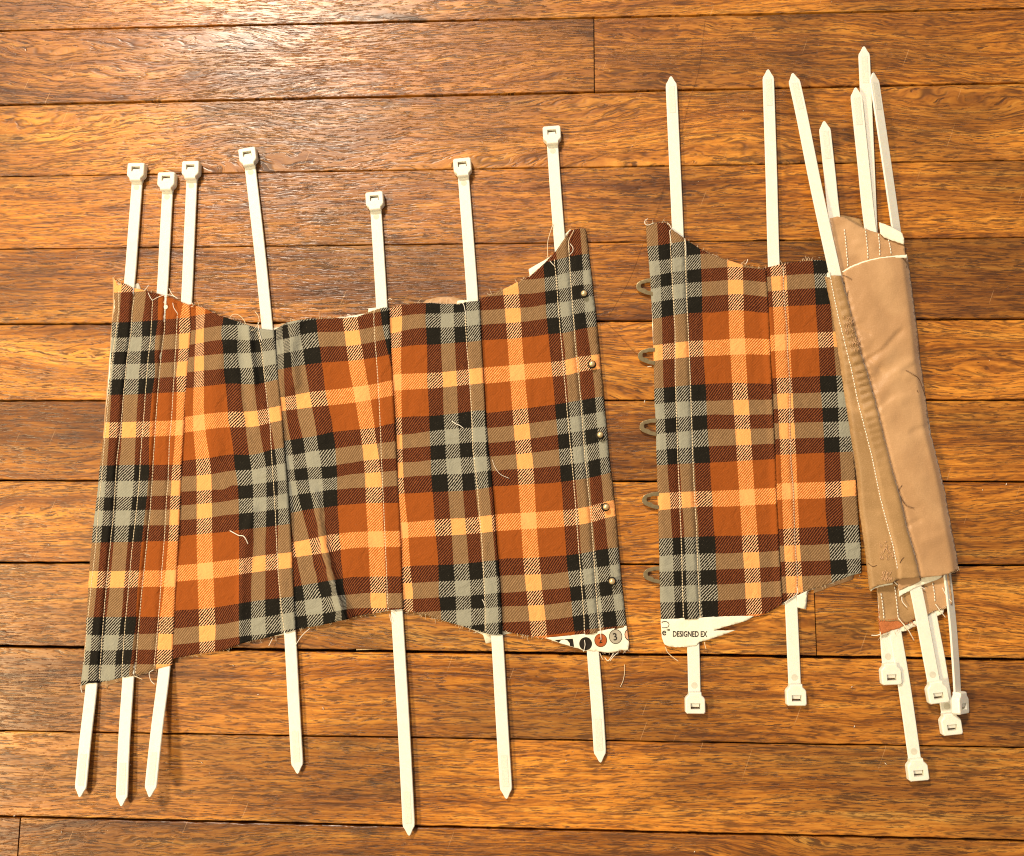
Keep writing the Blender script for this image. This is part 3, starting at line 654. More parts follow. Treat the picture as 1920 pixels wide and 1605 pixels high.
S13 = [(1468.6, 502), (1469, 550), (1475.4, 612), (1476.6, 662), (1481.6, 724), (1480.3, 786), (1482.8, 862), (1487.7, 925), (1489, 975), (1491.5, 1037), (1495, 1074), (1494, 1114)]
uvG = gridfit([
    (529, [(1438, 178), (1445.5, 185.5), (1475, 215.5), (1527.7, 268), (1552, 294.5)]),
    (599, [(1440.5, 176), (1450, 185.5), (1479, 215.5), (1531, 268), (1559, 294.5)]),
    (721, [(1447, 177), (1455.4, 185.5), (1485, 215.5), (1537.7, 268), (1568.8, 294.5)]),
    (887, [(1455, 176), (1464, 185.5), (1494, 215.5), (1546, 268), (1576, 294.5), (1604, 321.5)]),
    (962, [(1457, 176), (1466.6, 185.5), (1497, 215.5), (1548, 268), (1580, 294.5), (1608, 321.5)]),
    (1069, [(1463, 177), (1471.6, 185.5), (1502.7, 215.5), (1557.5, 268), (1588.7, 294.5), (1613.6, 321.5)])],
    [(1454, seq(3, [518, 544.6, 574.5, 626.8, 658, 709, 737.7, 766])), (1504, seq(3, [514, 540.8, 572, 623, 654, 706.6, 736.5, 764])),
     (1541, seq(3, [513, 539.6, 570, 622, 651.7, 705, 735, 764])), (1575, seq(8, [704, 734, 763])),
     (1479, seq(13, [851, 905, 936, 990.8, 1022, 1052, 1080.5, 1111.6])), (1529, seq(14, [903, 934.7, 988, 1020.7, 1050.6, 1079])),
     (1568.7, seq(14, [902, 932, 986.6, 1018, 1049, 1077])), (1593.7, seq(14, [900, 930, 984.6, 1017.5, 1047]))])
zG = total([lambda X, Y: CH * (1 - sst(xat(S13, Y) - 2.6, xat(S13, Y) + .5, X)) * sst(xat(SFG, Y) - 1, xat(SFG, Y) + 2, X), groove(S13), und(15, 180, .0005),
            lambda X, Y: .0006 * sst(1500, 1590, X - (Y - 500) * .1)])

# ------------------------------------------------------------------ corset halves
GH = 'halves of the unfinished plaid corset'
left = empty('corset_half', Wv(650, 880), 'larger left piece of unfinished plaid corset, five panels, brass knobs down its right edge', 'corset', GH)
right = empty('corset_half', Wv(1430, 800), 'smaller plaid corset piece with metal loops and an end rolled up showing tan lining', 'corset', GH)

def inner(lo):  # closed outline from top, right, bottom, left
    return lo
def panel(outl, zf, uvf, parent, lines, seam=None):
    ex = []
    for ln in lines: ex += [shift(ln, -2.4), ln, shift(ln, 2.4)]
    if seam: ex += [shift(seam, -2.2), shift(seam, -5.5)]
    o = sheet('fabric_panel', outl, zf, PLAID, uvf, step=4.2, jag=.22, thick=.0005, parent=parent, extra=ex)
    for ln in lines: stitches(ln, zf, o)
    return o
def cat(*ls):
    out = []
    for l in ls:
        for p in l:
            if not out or (abs(out[-1][0] - p[0]) + abs(out[-1][1] - p[1])) > .5: out.append(p)
    if abs(out[0][0] - out[-1][0]) + abs(out[0][1] - out[-1][1]) < .5: out.pop()
    return out
panel(cat(A_T, SAB, A_B, A_L[::-1]), zA, uvA, left, [S1, S2, S3, S4, S5], SAB)
panel(cat(B_T, SBC, B_B, shift(SAB, -4)[::-1][1:-1]), zB, uvB, left, [S6], SBC)
panel(cat(C_T, SCD, C_B, shift(SBC, -4)[::-1][1:-1]), zC, uvC, left, [S7], SCD)
panel(cat(D_T, SDE, D_B, shift(SCD, -4)[::-1][1:-1]), zD, uvD, left, [S8], SDE)
panel(cat(E_T, E_R, E_B, shift(SDE, -4)[::-1][1:-1]), zE, uvE, left, [S9, S10])
panel(cat(F_T, SFG, F_B, F_L[::-1]), zF, uvF, right, [S11, S12])
panel(cat(G_T, [(1566, 490), (1576, 600), (1590, 740), (1600, 830), (1604, 890), (1609, 964), (1614, 1024), (1615, 1074)], G_B, shift(SFG, -4)[::-1][1:-1]), zG, uvG, right, [S13])

# layers below: tan lining and white interlining (they peep out along the raw edges)
LIN_L = [(211, 519), (217, 528), (260, 548), (330, 568), (358, 577), (384, 583), (440, 603), (470, 607), (500, 611), (520, 608), (545, 604), (600, 602), (700, 588), (760, 573), (792, 569), (800, 562), (822, 557), (850, 557), (866, 561), (880, 568), (920, 557), (975, 531), (1020, 500), (1045, 475), (1064, 446), (1092, 434),
         (1100, 520), (1114, 640), (1140, 880), (1165, 1160), (1100, 1180), (1020, 1190), (945, 1180), (920, 1184), (845, 1163), (756, 1136), (650, 1156), (556, 1174), (470, 1196), (420, 1212), (325, 1230), (318, 1243), (262, 1266), (204, 1284), (200, 1291), (196, 1284), (184, 1288), (182, 1280), (154, 1292), (152, 1284), (160, 1200), (170, 1050), (190, 860), (206, 650), (212, 570)]
sheet('lining', LIN_L, lambda X, Y: .0003 + 0 * X, TAN, step=12, jag=.3, thick=.0003, parent=left)
LIN_R = [(1214, 424), (1250, 421), (1310, 470), (1360, 490), (1436, 510), (1520, 494), (1556, 494), (1590, 860), (1603, 1074), (1598, 1087), (1560, 1099), (1540, 1107), (1520, 1114), (1470, 1141), (1450, 1151), (1420, 1163), (1384, 1176), (1384, 1166), (1330, 1156), (1242, 1158), (1232, 860), (1222, 560)]
sheet('lining', LIN_R, lambda X, Y: .0003 + 0 * X, TAN, step=12, jag=.3, thick=.0003, parent=right)
INT_L = [(216, 530), (232, 534), (248, 530), (253, 533), (259, 531), (263, 541), (262, 548), (340, 573), (352, 570), (362, 578), (440, 606), (492, 619), (530, 612), (600, 600), (690, 588), (691, 578), (708, 576), (712, 586), (728, 579), (760, 575), (856, 571), (858, 564), (882, 562), (884, 566), (902, 566), (975, 533), (994, 517), (991, 505), (1020, 488), (1040, 476), (1060, 438), (1069, 430), (1074, 436), (1092, 434),
         (1112, 600), (1140, 900), (1160, 1150), (1080, 1170), (943, 1190), (925, 1196), (922, 1204), (911, 1207), (906, 1190), (845, 1164), (756, 1140), (650, 1158), (556, 1178), (535, 1190), (470, 1198), (326, 1232), (322, 1243), (240, 1268), (160, 1282), (156, 1280), (168, 1080), (192, 860), (208, 650), (214, 570)]
sheet('interlining', INT_L, lambda X, Y: .0006 + 0 * X, WHITE, step=12, jag=.3, thick=.0003, parent=left)
INT_R = [(1216, 428), (1246, 424), (1310, 470), (1360, 492), (1436, 510), (1520, 494), (1556, 494), (1590, 860), (1602, 1070), (1560, 1094), (1514, 1108), (1513, 1125), (1511, 1142), (1494, 1140), (1476, 1133), (1466, 1134), (1450, 1140), (1330, 1154), (1242, 1156), (1232, 860), (1222, 560)]
sheet('interlining', INT_R, lambda X, Y: .0006 + 0 * X, WHITE, step=12, jag=.3, thick=.0003, parent=right)
# small folded-back scrap of interlining by the bottom of panel G
sheet('interlining_scrap', [(1494, 1117), (1513, 1108), (1512, 1125), (1510, 1142), (1495, 1139)], lambda X, Y: .0034 + 0 * X, WHITE, step=4, jag=.25, thick=.0003, parent=right)
# printed white selvages
SEL_L = [(1175, 1173), (1157, 1177), (1131.8, 1181.7), (1105.4, 1187), (1074, 1191), (1022, 1196), (1040, 1203), (1062, 1210), (1088, 1217), (1095, 1221), (1104, 1220), (1122, 1221), (1140, 1224), (1152, 1223), (1165, 1219), (1177, 1219), (1180, 1208), (1177, 1190)]
zSL = lambda X, Y: .0030 + .0004 * noise2(X, Y, 40, 4)
selL = sheet('selvage', SEL_L, zSL, WHITE, step=4, jag=.25, thick=.0003, parent=left)
SEL_R = [(1239, 1161), (1309.6, 1158), (1354.4, 1155.7), (1414, 1154.5), (1399, 1164), (1379, 1170), (1359, 1175.5), (1337, 1182.5), (1379, 1181.5), (1354, 1191), (1329.5, 1199), (1311, 1204), (1305, 1210), (1290, 1213), (1267, 1213.5), (1254, 1212), (1246, 1208), (1241, 1194)]
zSR = lambda X, Y: .0031 + .0004 * noise2(X, Y, 50, 6)
selR = sheet('selvage', SEL_R, zSR, WHITE, step=4, jag=.25, thick=.0003, parent=right)

# ---- printing on the selvages (flat ink, conforming to the cloth)
def flat(name, loops, zf, mat, parent, lift=.00012, step=2.5):
    return sheet(name, loops, lambda X, Y: zf(X, Y) + lift, mat, step=step, thick=0, parent=parent)
def ell(cx, cy, rx, ry, n=28): return [(cx + rx * math.cos(2 * math.pi * k / n), cy + ry * math.sin(2 * math.pi * k / n)) for k in range(n)]
def clipped(poly, keep): return [p if keep(*p) else None for p in poly]
def text(name, body, px, py, h, ang, zf, mat, parent, lift=.00025, sx=1.0, bold=0.012):
    cu = bpy.data.curves.new(name, 'FONT'); cu.body = body; cu.size = 1.0; cu.resolution_u = 3; cu.offset = bold
    ob = bpy.data.objects.new(name, cu); COL.objects.link(ob)
    bpy.context.view_layer.update()
    me = bpy.data.meshes.new_from_object(ob.evaluated_get(bpy.context.evaluated_depsgraph_get()))
    bpy.data.objects.remove(ob); bpy.data.curves.remove(cu)
    co = np.array([tuple(v.co) for v in me.vertices]); faces = [tuple(p.vertices) for p in me.polygons]
    k = h / 0.70; x = co[:, 0] * k * sx; y = -co[:, 1] * k; ca, sa = math.cos(ang), math.sin(ang)
    X = px + x * ca - y * sa; Y = py + x * sa + y * ca
    V = W(X, Y, zf(X, Y) + lift); o = mesh_obj(name, V, faces, mat, smooth=False); adopt(o, parent); return o
flat('ink_circle', ell(1098, 1207, 12, 12.4), zSL, INKB, selL)
flat('ink_circle_outline', ell(1126.3, 1200.6, 12, 12.8), zSL, INKB, selL); flat('ink_circle', ell(1126.3, 1200.6, 10.9, 11.7), zSL, INKR, selL, .00020)
flat('ink_circle_outline', ell(1154.3, 1193.7, 12.4, 13.8), zSL, INKB, selL); flat('ink_circle', ell(1154.3, 1193.7, 11.2, 12.6), zSL, INKG, selL, .00020)
flat('ink_circle_outline', [(1176.3, 1179.5), (1172.5, 1183), (1170.8, 1189), (1171.8, 1195), (1175, 1199.5), (1178, 1201), (1177.2, 1190)], zSL, INKB, selL)
flat('ink_circle', [(1176, 1181.5), (1173.5, 1184.5), (1172.2, 1189), (1173, 1194), (1175.6, 1197.8), (1177.6, 1199), (1176.8, 1190)], zSL, INKP, selL, .00020)
flat('ink_block', [(1040, 1200), (1056, 1198.6), (1074, 1197.5), (1076.5, 1213), (1070, 1211.5), (1062, 1209.5), (1050, 1206)], zSL, INKB, selL)
flat('ink_block_gap', [(1048, 1205), (1052, 1200.3), (1058, 1199), (1064, 1201), (1068, 1206), (1068.5, 1210.8), (1060, 1208.4)], zSL, INKW, selL, .00020)
text('printed_numeral', '2', 1123.2, 1206, 10.5, -.18, zSL, INKB, selL, .00035, .9)
text('printed_numeral', '3', 1149.8, 1201, 13.5, -.16, zSL, INKB, selL, .00035, .95)
text('printed_text', 'DESIGNED EX', 1261, 1193.6, 10.4, .005, zSR, INKB, selR, .00025, .70, bold=.02)
text('printed_text', 'e', 1240.8, 1191, 13.0, .0, zSR, INKB, selR, .00025, .95)
text('printed_text', 'TM', 1249.5, 1183, 4.0, .0, zSR, INKB, selR, .00025, .8)
V, F = tube_mesh([W([1241, 1240.8, 1244, 1249, 1253, 1254.5, 1253, 1247, 1241], [1168, 1166.5, 1165.5, 1165.3, 1167.5, 1171, 1175.5, 1177, 1177], .0033).tolist()], .00022, 4)
adopt(mesh_obj('printed_outline', V, F, INKB), selR)

# ---- frayed raw edges
frays([(A_T, 1), (B_T, 1), (C_T, 1), (D_T, 1), (E_T[:9], 1)], lambda X, Y: .0022 + 0 * X, THREAD, left, .14, 2, 8)
frays([(A_B, 1), (B_B, 1), (C_B, 1), (D_B, 1), (E_B, 1)], lambda X, Y: .0022 + 0 * X, THREAD, left, .18, 2, 8)
frays([([(1178, 1220), (1140, 1224), (1104, 1220)], 1)], lambda X, Y: .0022 + 0 * X, THREADW, left, .3, 2, 7)
frays([(F_T, 1), (G_T[:5], 1), (F_B, 1), (G_B[1:], 1)], lambda X, Y: .0022 + 0 * X, THREAD, right, .13, 2, 8)

# ---- busk knobs and loops
def lathe(name, prof, loc, mat, parent, seg=20, tilt=(0, 0)):
    V = []; F = []; n = len(prof)
    for r, z in prof:
        for k in range(seg):
            a = 2 * math.pi * k / seg; V.append((r * math.cos(a), r * math.sin(a), z))
    for i in range(n - 1):
        for k in range(seg):
            a = i * seg + k; b = i * seg + (k + 1) % seg; F.append((a, b, b + seg, a + seg))
    F.append(tuple(range(seg))[::-1]); F.append(tuple((n - 1) * seg + k for k in range(seg)))
    o = mesh_obj(name, V, F, mat); o.location = loc; o.rotation_euler = (tilt[0], tilt[1], 0); adopt(o, parent); return o
KN = [(r * .86, z * .9) for r, z in [(.0011, -.001), (.0011, .0012), (.0014, .0016), (.0020, .0022), (.00235, .0031), (.0024, .0038), (.0021, .0047), (.0015, .0054), (.0007, .0058), (.0001, .0059)]]
for x, y in ((1095, 551.5), (1110, 683.5), (1124.5, 816.5), (1135, 951), (1147.5, 1089.5)):
    z = float(zE(P([x]), P([y]))[0]); k = lathe('busk_knob', KN, Wv(x, y, z), BRASS, left, tilt=(random.uniform(-.1, .1), random.uniform(-.1, .1)))
    ring = lathe('eyelet_shadow_ring', [(.0029, 0), (.0029, .00025), (.0022, .0003), (.0012, .0002)], Wv(x, y, z), INKB, left); ring.name = 'knob_hole_shade'  # black ring: shade of the hole around the knob, put in as colour
LO = [(270, 1240), (220, 1245), (180, 1258), (130, 1272), (90, 1290), (55, 1318), (36, 1350), (30, 1390), (38, 1425), (60, 1455), (95, 1478), (140, 1497), (200, 1520), (270, 1537), (330, 1548)]
LI = [(330, 1480), (270, 1468), (236, 1462), (215, 1445), (198, 1430), (170, 1420), (135, 1414), (116, 1400), (110, 1368), (116, 1345), (132, 1332), (165, 1330), (190, 1326), (215, 1314), (235, 1311), (270, 1311), (330, 1311)]
LO = [(330, 1238)] + LO
for tx, ty in ((1193, 538), (1196, 668), (1199, 801), (1203.7, 938.5), (1206, 1078)):
    c = Wv(tx + 14, ty, .0012); s = 1 / 9.44
    out = [((x - 30) * s + tx, (y - 1392) * s + ty) for x, y in LO + LI]
    sh = sheet('busk_loop', out, lambda X, Y: .0026 + 0 * X, STEEL, step=2.2, thick=.0008, parent=right)
    bv = sh.modifiers.new('edge', 'BEVEL'); bv.width = .00015; bv.segments = 2; bv.limit_method = 'ANGLE'; bv.angle_limit = 1.0

# ------------------------------------------------------------------ the rolled end (tan lining outside)
R_L = [(1546, 519), (1559, 581), (1568.7, 640), (1575.8, 688), (1583, 740), (1596.8, 830), (1605.8, 890), (1612, 964), (1620.8, 1024), (1630, 1106)]
RSM = [(1578, 517), (1590, 560), (1602, 612), (1616, 664), (1632, 714), (1643.5, 757), (1659.6, 824), (1674.6, 884), (1689.6, 934), (1703, 994), (1716.5, 1039), (1726, 1083)]
RST = [(1557, 520), (1564, 557), (1573.4, 600), (1587.6, 657), (1597, 695), (1609, 755), (1620.8, 800), (1635.7, 860), (1650.7, 934), (1662.6, 979), (1674.6, 1024), (1683.6, 1068)]
R_R = [(1701, 480), (1703, 490), (1711, 546), (1720, 617), (1724, 664), (1731, 711), (1736.5, 752), (1743.4, 806), (1761.4, 875), (1772, 920), (1782, 979), (1794, 1039), (1797.8, 1068)]
TOPE = [(1580.5, 511), (1595, 502), (1613.7, 494), (1633, 488), (1654, 484), (1680, 481), (1701, 480)]
CREASE = [ridge([(1628, 672), (1655, 655), (1684, 622)], -.0013, 10, 2.2), ridge([(1606, 612), (1630, 626)], -.0009, 6, 3), ridge([(1617, 664), (1650, 690)], -.0010, 7, 3), ridge([(1686, 694), (1724, 668)], .0010, 5, 9),
          ridge([(1712, 808), (1742, 796)], -.0008, 8, 4), ridge([(1650, 770), (1680, 745), (1710, 740)], .0007, 12, 4), ridge([(1700, 985), (1722, 975)], -.0008, 6, 3), ridge([(1740, 1010), (1775, 1000), (1790, 1015)], .0006, 14, 7), ridge([(1570, 700), (1582, 790)], .0006, 5, 4), ridge([(1590, 720), (1606, 735)], -.0008, 4), ridge([(1588, 800), (1612, 812)], -.0008, 4)]
def zroll(X, Y):
    dl = X - xat(R_L, Y); dr = xat(R_R, Y) - X
    z = .0085 + .0022 * np.sin(np.clip(dl / (dl + dr + 1e-6), 0, 1) * 3.1) + .0008 * noise2(X, Y, 130, 21)
    z = z - .0058 * (1 - sst(0, 16, dr)) ** 2 - .0022 * (1 - sst(0, 9, dl))
    z = z + .0014 * sst(xat(RST, Y), xat(RST, Y) + 6, X) * (1 - sst(xat(RSM, Y) - 6, xat(RSM, Y) + 1, X)) - .0007 * np.exp(-((X - xat(RSM, Y) - 1) / 2.5) ** 2) - .0005 * np.exp(-((X - xat(RST, Y)) / 2.5) ** 2)
    # puckers along the stitched channel
    m = np.exp(-((Y - 690) / 120) ** 2) * np.exp(-((X - (xat(RST, Y) + xat(RSM, Y)) / 2) / 17) ** 2)
    z = z + .0010 * m * np.sin(Y * .40 + X * .13 + 1.5 * np.sin(Y * .07)) + .0003 * m * np.sin(Y * .83 - X * .2)
    m2 = np.exp(-((X - xat(RSM, Y) - 22) / 26) ** 2) * np.exp(-((Y - 700) / 70) ** 2)
    z = z + .0010 * m2 * np.sin((Y * .9 + X * .75) * .11)
    z = z - .0018 * np.exp(-((X - 1727) / 12) ** 2 - ((Y - 668) / 9) ** 2) + .0012 * np.exp(-((X - 1700) / 22) ** 2 - ((Y - 702) / 10) ** 2)
    for r_ in CREASE: z = z + r_(X, Y)
    z = z + .0003 * np.abs(noise2(X, Y, 60, 55)) * sst(0, 20, X - xat(RSM, Y))
    return z
def noUV(X, Y): return X, Y
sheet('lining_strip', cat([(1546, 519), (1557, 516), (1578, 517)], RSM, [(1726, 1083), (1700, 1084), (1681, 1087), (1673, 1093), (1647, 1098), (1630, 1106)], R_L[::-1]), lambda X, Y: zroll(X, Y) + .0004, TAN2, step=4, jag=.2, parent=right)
strip = right.children[-1]
main = sheet('lining_panel', cat(TOPE, R_R, [(1797.8, 1068), (1777.6, 1076), (1766, 1079), (1745, 1081), (1722, 1084)], shift(RSM, -3)[::-1][1:-1]), lambda X, Y: zroll(X, Y) - .0003 * (X < xat(RSM, Y) + 3), TAN, step=4, jag=.2, parent=right)
stitches(RST, lambda X, Y: zroll(X, Y) + .0004, strip, THREADW)
# white edge showing round the top of the roll and round its bottom
sheet('interlining_edge', cat([(1579, 509), (1594, 499.5), (1613.7, 491.5), (1633, 486), (1654, 482), (1680, 479), (1700, 477.5), (1702, 483)], [(1680, 484), (1654, 487), (1633, 491), (1613, 497.5), (1595, 505), (1584, 512)]), lambda X, Y: .0086 + 0 * X + .0008 * np.sin((X - 1580) / 40), WHITE, step=3, jag=.25, parent=right)
sheet('interlining_edge', [(1631, 1103), (1648, 1095), (1674, 1090), (1674, 1096), (1660, 1098), (1648, 1101), (1638, 1104), (1633, 1109)], lambda X, Y: .0066 + 0 * X, WHITE, step=3, jag=.25, parent=right)
sheet('interlining_edge', [(1552, 511), (1557, 511), (1558, 521), (1550, 519)], lambda X, Y: .0095 + 0 * X, WHITE, step=3, parent=right)
sheet('lining_facing', [(1680.5, 1086), (1700, 1082), (1724, 1078), (1727, 1088), (1718, 1094), (1700, 1101), (1686, 1108), (1684, 1098)], lambda X, Y: .0076 + 0 * X, TAN, step=3.5, jag=.25, parent=right)
sheet('interlining_edge', [(1685, 1104), (1700, 1097.5), (1718, 1090), (1728, 1084), (1750, 1079), (1766, 1078), (1767, 1081.5), (1755, 1088), (1742, 1092.5), (1730, 1097), (1718.4, 1101.6), (1703, 1109), (1694, 1114), (1686, 1118.5)], lambda X, Y: .0072 + 0 * X, WHITE, step=3.5, jag=.25, parent=right)
# inner layers of the roll, seen above and below the outer flap
def zlay(b): return lambda X, Y: b + .0005 * noise2(X, Y, 45, 33)
lt = sheet('inner_layer', [(1556, 409), (1570, 406), (1583, 407), (1598, 416), (1613.7, 425), (1628, 431), (1642, 435.6), (1651, 438), (1662, 446), (1673, 449.5), (1689, 452), (1695, 458), (1698, 476), (1700, 500), (1580, 530), (1573, 490), (1564, 450)], zlay(.0058), TAN, step=4, jag=.3, parent=right)
for a, b in (((1583, 430), (1590, 502)), ((1622, 427), (1628, 487)), ((1647, 439), (1650, 482)), ((1666, 449), (1671, 478))):
    stitches([a, ((a[0] + b[0]) / 2 + .6, (a[1] + b[1]) / 2), b], zlay(.0058), lt, THREADW, pitch=6, ln=4.2)
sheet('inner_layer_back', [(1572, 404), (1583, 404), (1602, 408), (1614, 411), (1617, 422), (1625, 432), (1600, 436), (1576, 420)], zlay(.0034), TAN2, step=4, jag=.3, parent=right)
sheet('interlining_scrap', [(1649, 417), (1656, 419), (1670.5, 425), (1682, 431), (1692, 437), (1695, 447), (1695, 458), (1680, 453), (1668, 449), (1658, 445), (1651, 438)], zlay(.0072), WHITE, step=3.5, jag=.2, parent=right)
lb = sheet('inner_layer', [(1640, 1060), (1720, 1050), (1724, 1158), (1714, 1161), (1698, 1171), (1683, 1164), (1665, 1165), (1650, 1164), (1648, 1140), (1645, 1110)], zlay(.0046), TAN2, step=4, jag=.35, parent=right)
lb2 = sheet('inner_layer', [(1700, 1050), (1775, 1050), (1780, 1079), (1783, 1105), (1786, 1128), (1785, 1133), (1771.7, 1142), (1755, 1145), (1736, 1155), (1724, 1158), (1716, 1120)], zlay(.0048), TAN, step=4, jag=.35, parent=right)
for (a, b), l in ((((1652, 1113), (1657.5, 1161)), lb), (((1677.6, 1100), (1684, 1158)), lb), (((1748.6, 1093), (1754, 1133)), lb2)):
    stitches([a, ((a[0] + b[0]) / 2 + .5, (a[1] + b[1]) / 2), b], zlay(.0048), l, THREADW, pitch=6, ln=4.2)
sheet('plaid_turning', [(1648, 1162), (1684, 1160), (1700, 1170), (1686, 1178), (1668, 1183), (1652, 1190), (1649, 1180)], zlay(.0042), FRAYR, step=3, jag=.5, parent=right)
sheet('interlining_edge', [(1652, 1193), (1653, 1186), (1668, 1181), (1687, 1176), (1700, 1170), (1718, 1163), (1719, 1173), (1708, 1178), (1697, 1183), (1687.6, 1185), (1674, 1187), (1666, 1189)], zlay(.0036), WHITE, step=3, jag=.4, parent=right)
sheet('interlining_edge', [(1754, 1143), (1771, 1139), (1768, 1150), (1762, 1153), (1757.5, 1155)], zlay(.0040), WHITE, step=3, jag=.3, parent=right)
frays([([(1650, 1165), (1684, 1161), (1700, 1171), (1716, 1160)], -1), ([(1649, 1140), (1648, 1165), (1651, 1185)], 1)], lambda X, Y: .0050 + 0 * X, FRAYR, right, .55, 4, 14, .00022)
frays([([(1648, 1098), (1674, 1093)], -1), ([(1720, 1158), (1755, 1146), (1786, 1132)], -1), ([(1685, 1118), (1767, 1081)], -1), ([(1798, 1068), (1777, 1076)], -1), ([(1652, 1192), (1718, 1172)], -1)], lambda X, Y: .0055 + 0 * X, THREAD, right, .2, 2, 8)
# bar tacks of chewed-up stitching on the strip
for cx, cy, w, h, n in ((1663, 1032, 26, 34, 46), (1662, 1080, 20, 18, 34), (1592, 612, 20, 34, 40), (1604, 645, 18, 28, 34)):
    ps = []
    for k in range(n):
        x, y = cx + rng.uniform(-w, w) / 2, cy + rng.uniform(-h, h) / 2; a = rng.normal(.2, .5); L = rng.uniform(3, 8); xs = x + np.array([-.5, 0, .5]) * L * math.sin(a); ys = y + np.array([-.5, 0, .5]) * L * math.cos(a)
        ps.append(W(xs, ys, zroll(xs, ys) + .0010).tolist())
    V, F = tube_mesh(ps, .00013, 4); o = mesh_obj('darning_stitches', V, F, THREADT); o['kind'] = 'stuff'; adopt(o, strip)
# dark and pale thread ends on the roll
def zr(x, y): return float(zroll(P([x]), P([y]))[0]) * 1000 + .7
for pts in ([(1580, 516), (1588, 519), (1597, 524)], [(1590, 545), (1589, 551), (1588, 553)], [(1698, 694), (1712, 702), (1724, 712), (1735, 742)], [(1719, 731), (1721, 734), (1722, 736)], [(1691, 910), (1685, 920), (1692, 937), (1700, 948), (1714, 953)], [(1687, 1056), (1691, 1049), (1695, 1045)], [(1628, 1056), (1636, 1062), (1644, 1060)], [(1692, 937), (1695, 942), (1697, 945)]):
    thread([(x, y, zr(x, y)) for x, y in pts], THREADD, .00016, parent=main)
thread([(1684, 1066, 10.5), (1685, 1073, 10.6), (1679, 1080, 10), (1677, 1090, 9), (1683, 1097, 8)], THREADW, .00026, parent=strip)
thread([(1691, 1119, 7), (1692, 1128, 6.6), (1701, 1139, 6)], THREADW, .00028, parent=lb)
thread([(1684, 1158, 5.5), (1691, 1167, 5.6), (1704, 1183, 5), (1714, 1201, 2)], THREADW, .00026, parent=lb)
thread([(1684, 1160, 5.5), (1700, 1176, 5.6), (1708, 1192, 3)], THREAD, .0002, parent=lb)
thread([(1754, 1133, 5.6), (1762, 1144, 5.5), (1773, 1158, 3)], THREADW, .00026, parent=lb2)
thread([(1767, 1102, 5.6), (1774, 1116, 5.5), (1785, 1129, 5)], THREADW, .00022, parent=lb2)
thread([(1634, 1191, 1), (1645, 1191, 2), (1657, 1186, 4.5)], THREADW, .00028, parent=lb)
thread([(1725, 1101, 7.5), (1730, 1102, 7.4), (1735, 1105, 7)], THREADW, .00028, parent=lb2)

# ---- loose thread ends sewn into the halves
for pts in ([(278, 549), (281, 556), (286, 564)], [(286, 563), (297, 557), (310, 553), (322, 554), (334, 560)], [(317, 541), (323, 552), (333, 560)], [(307, 566), (310, 572), (311, 577)], [(324, 568), (326, 577), (333, 588)], [(357, 568), (361, 569), (362, 574), (358, 575)], [(270, 545), (275, 540), (279, 534)], [(222, 526), (226, 524), (231, 523)],
            [(431, 596), (436, 590), (446, 590), (456, 598), (462, 610), (470, 619), (476, 618)], [(478, 584), (484, 592), (486, 603), (481, 612), (477, 617)], [(484, 604), (485, 616), (488, 630), (491, 640)],
            [(702, 596), (701, 588), (703, 582), (708, 579)], [(866, 565), (870, 573), (872, 582), (874, 592)], [(727, 563), (731, 560), (735, 562)], [(651, 590), (656, 591), (660, 595)],
            [(1076, 431.5), (1073, 438), (1068, 447), (1066, 458), (1067, 475)], [(1069, 457), (1074, 464), (1074, 471), (1069, 477)], [(1037, 420), (1031, 438), (1027, 455), (1027, 480), (1029, 483)], [(1031, 489), (1035, 494), (1039, 498)],
            [(727, 1140), (734, 1144), (741, 1149)], [(1124, 1162), (1126, 1180), (1127, 1200)], [(1096, 1200), (1097, 1210), (1094, 1222)], [(1125, 1225), (1128, 1232), (1131, 1237)], [(1134, 1233), (1140, 1239), (1147, 1230), (1150, 1225)], [(1144, 1239), (1150, 1231), (1158, 1224)],
            [(904, 1124), (907, 1129), (909, 1136)], [(251, 1267), (258, 1270), (267, 1274)], [(288, 1256), (280, 1262), (283, 1276), (290, 1283)], [(554, 1210), (566, 1192), (581, 1178)], [(504, 1211), (508, 1203), (511, 1197)], [(152, 1284), (152, 1292), (154, 1299)],
            [(731, 1152), (732, 1160), (734, 1167)]):
    thread([(x, y, 4.0 if k else 3.2) for k, (x, y) in enumerate(pts)], THREADW if rng.random() < .7 else THREAD, .00021, parent=left)
for pts in ([(1215, 410), (1210, 413), (1209, 419), (1215, 422), (1226, 418)], [(1251, 418), (1255, 421), (1258, 427)], [(1260, 428), (1256, 434), (1257, 444), (1259, 460)], [(1284, 447), (1286, 462), (1286, 480)], [(1214, 688), (1218, 687), (1222, 687)],
            [(1248, 1213), (1251, 1222), (1260, 1231), (1272, 1240)], [(1321, 1204), (1322, 1210), (1324, 1217)], [(1494, 1100), (1496, 1108), (1492, 1116), (1480, 1124), (1470, 1131)], [(1468, 500), (1469, 512), (1469, 520)], [(1398, 495), (1401, 490), (1402, 486)]):
    thread([(x, y, 3.8) for x, y in pts], THREADW if rng.random() < .7 else THREAD, .00021, parent=right)
# selvage pinhole at the top of the fourth stitch line
lathe('thread_knot', [(.0015, 0), (.0017, .0002), (.0013, .0004), (.0006, .0003), (.0003, .0001)], Wv(311, 576, .0024), THREADW, left, 14)

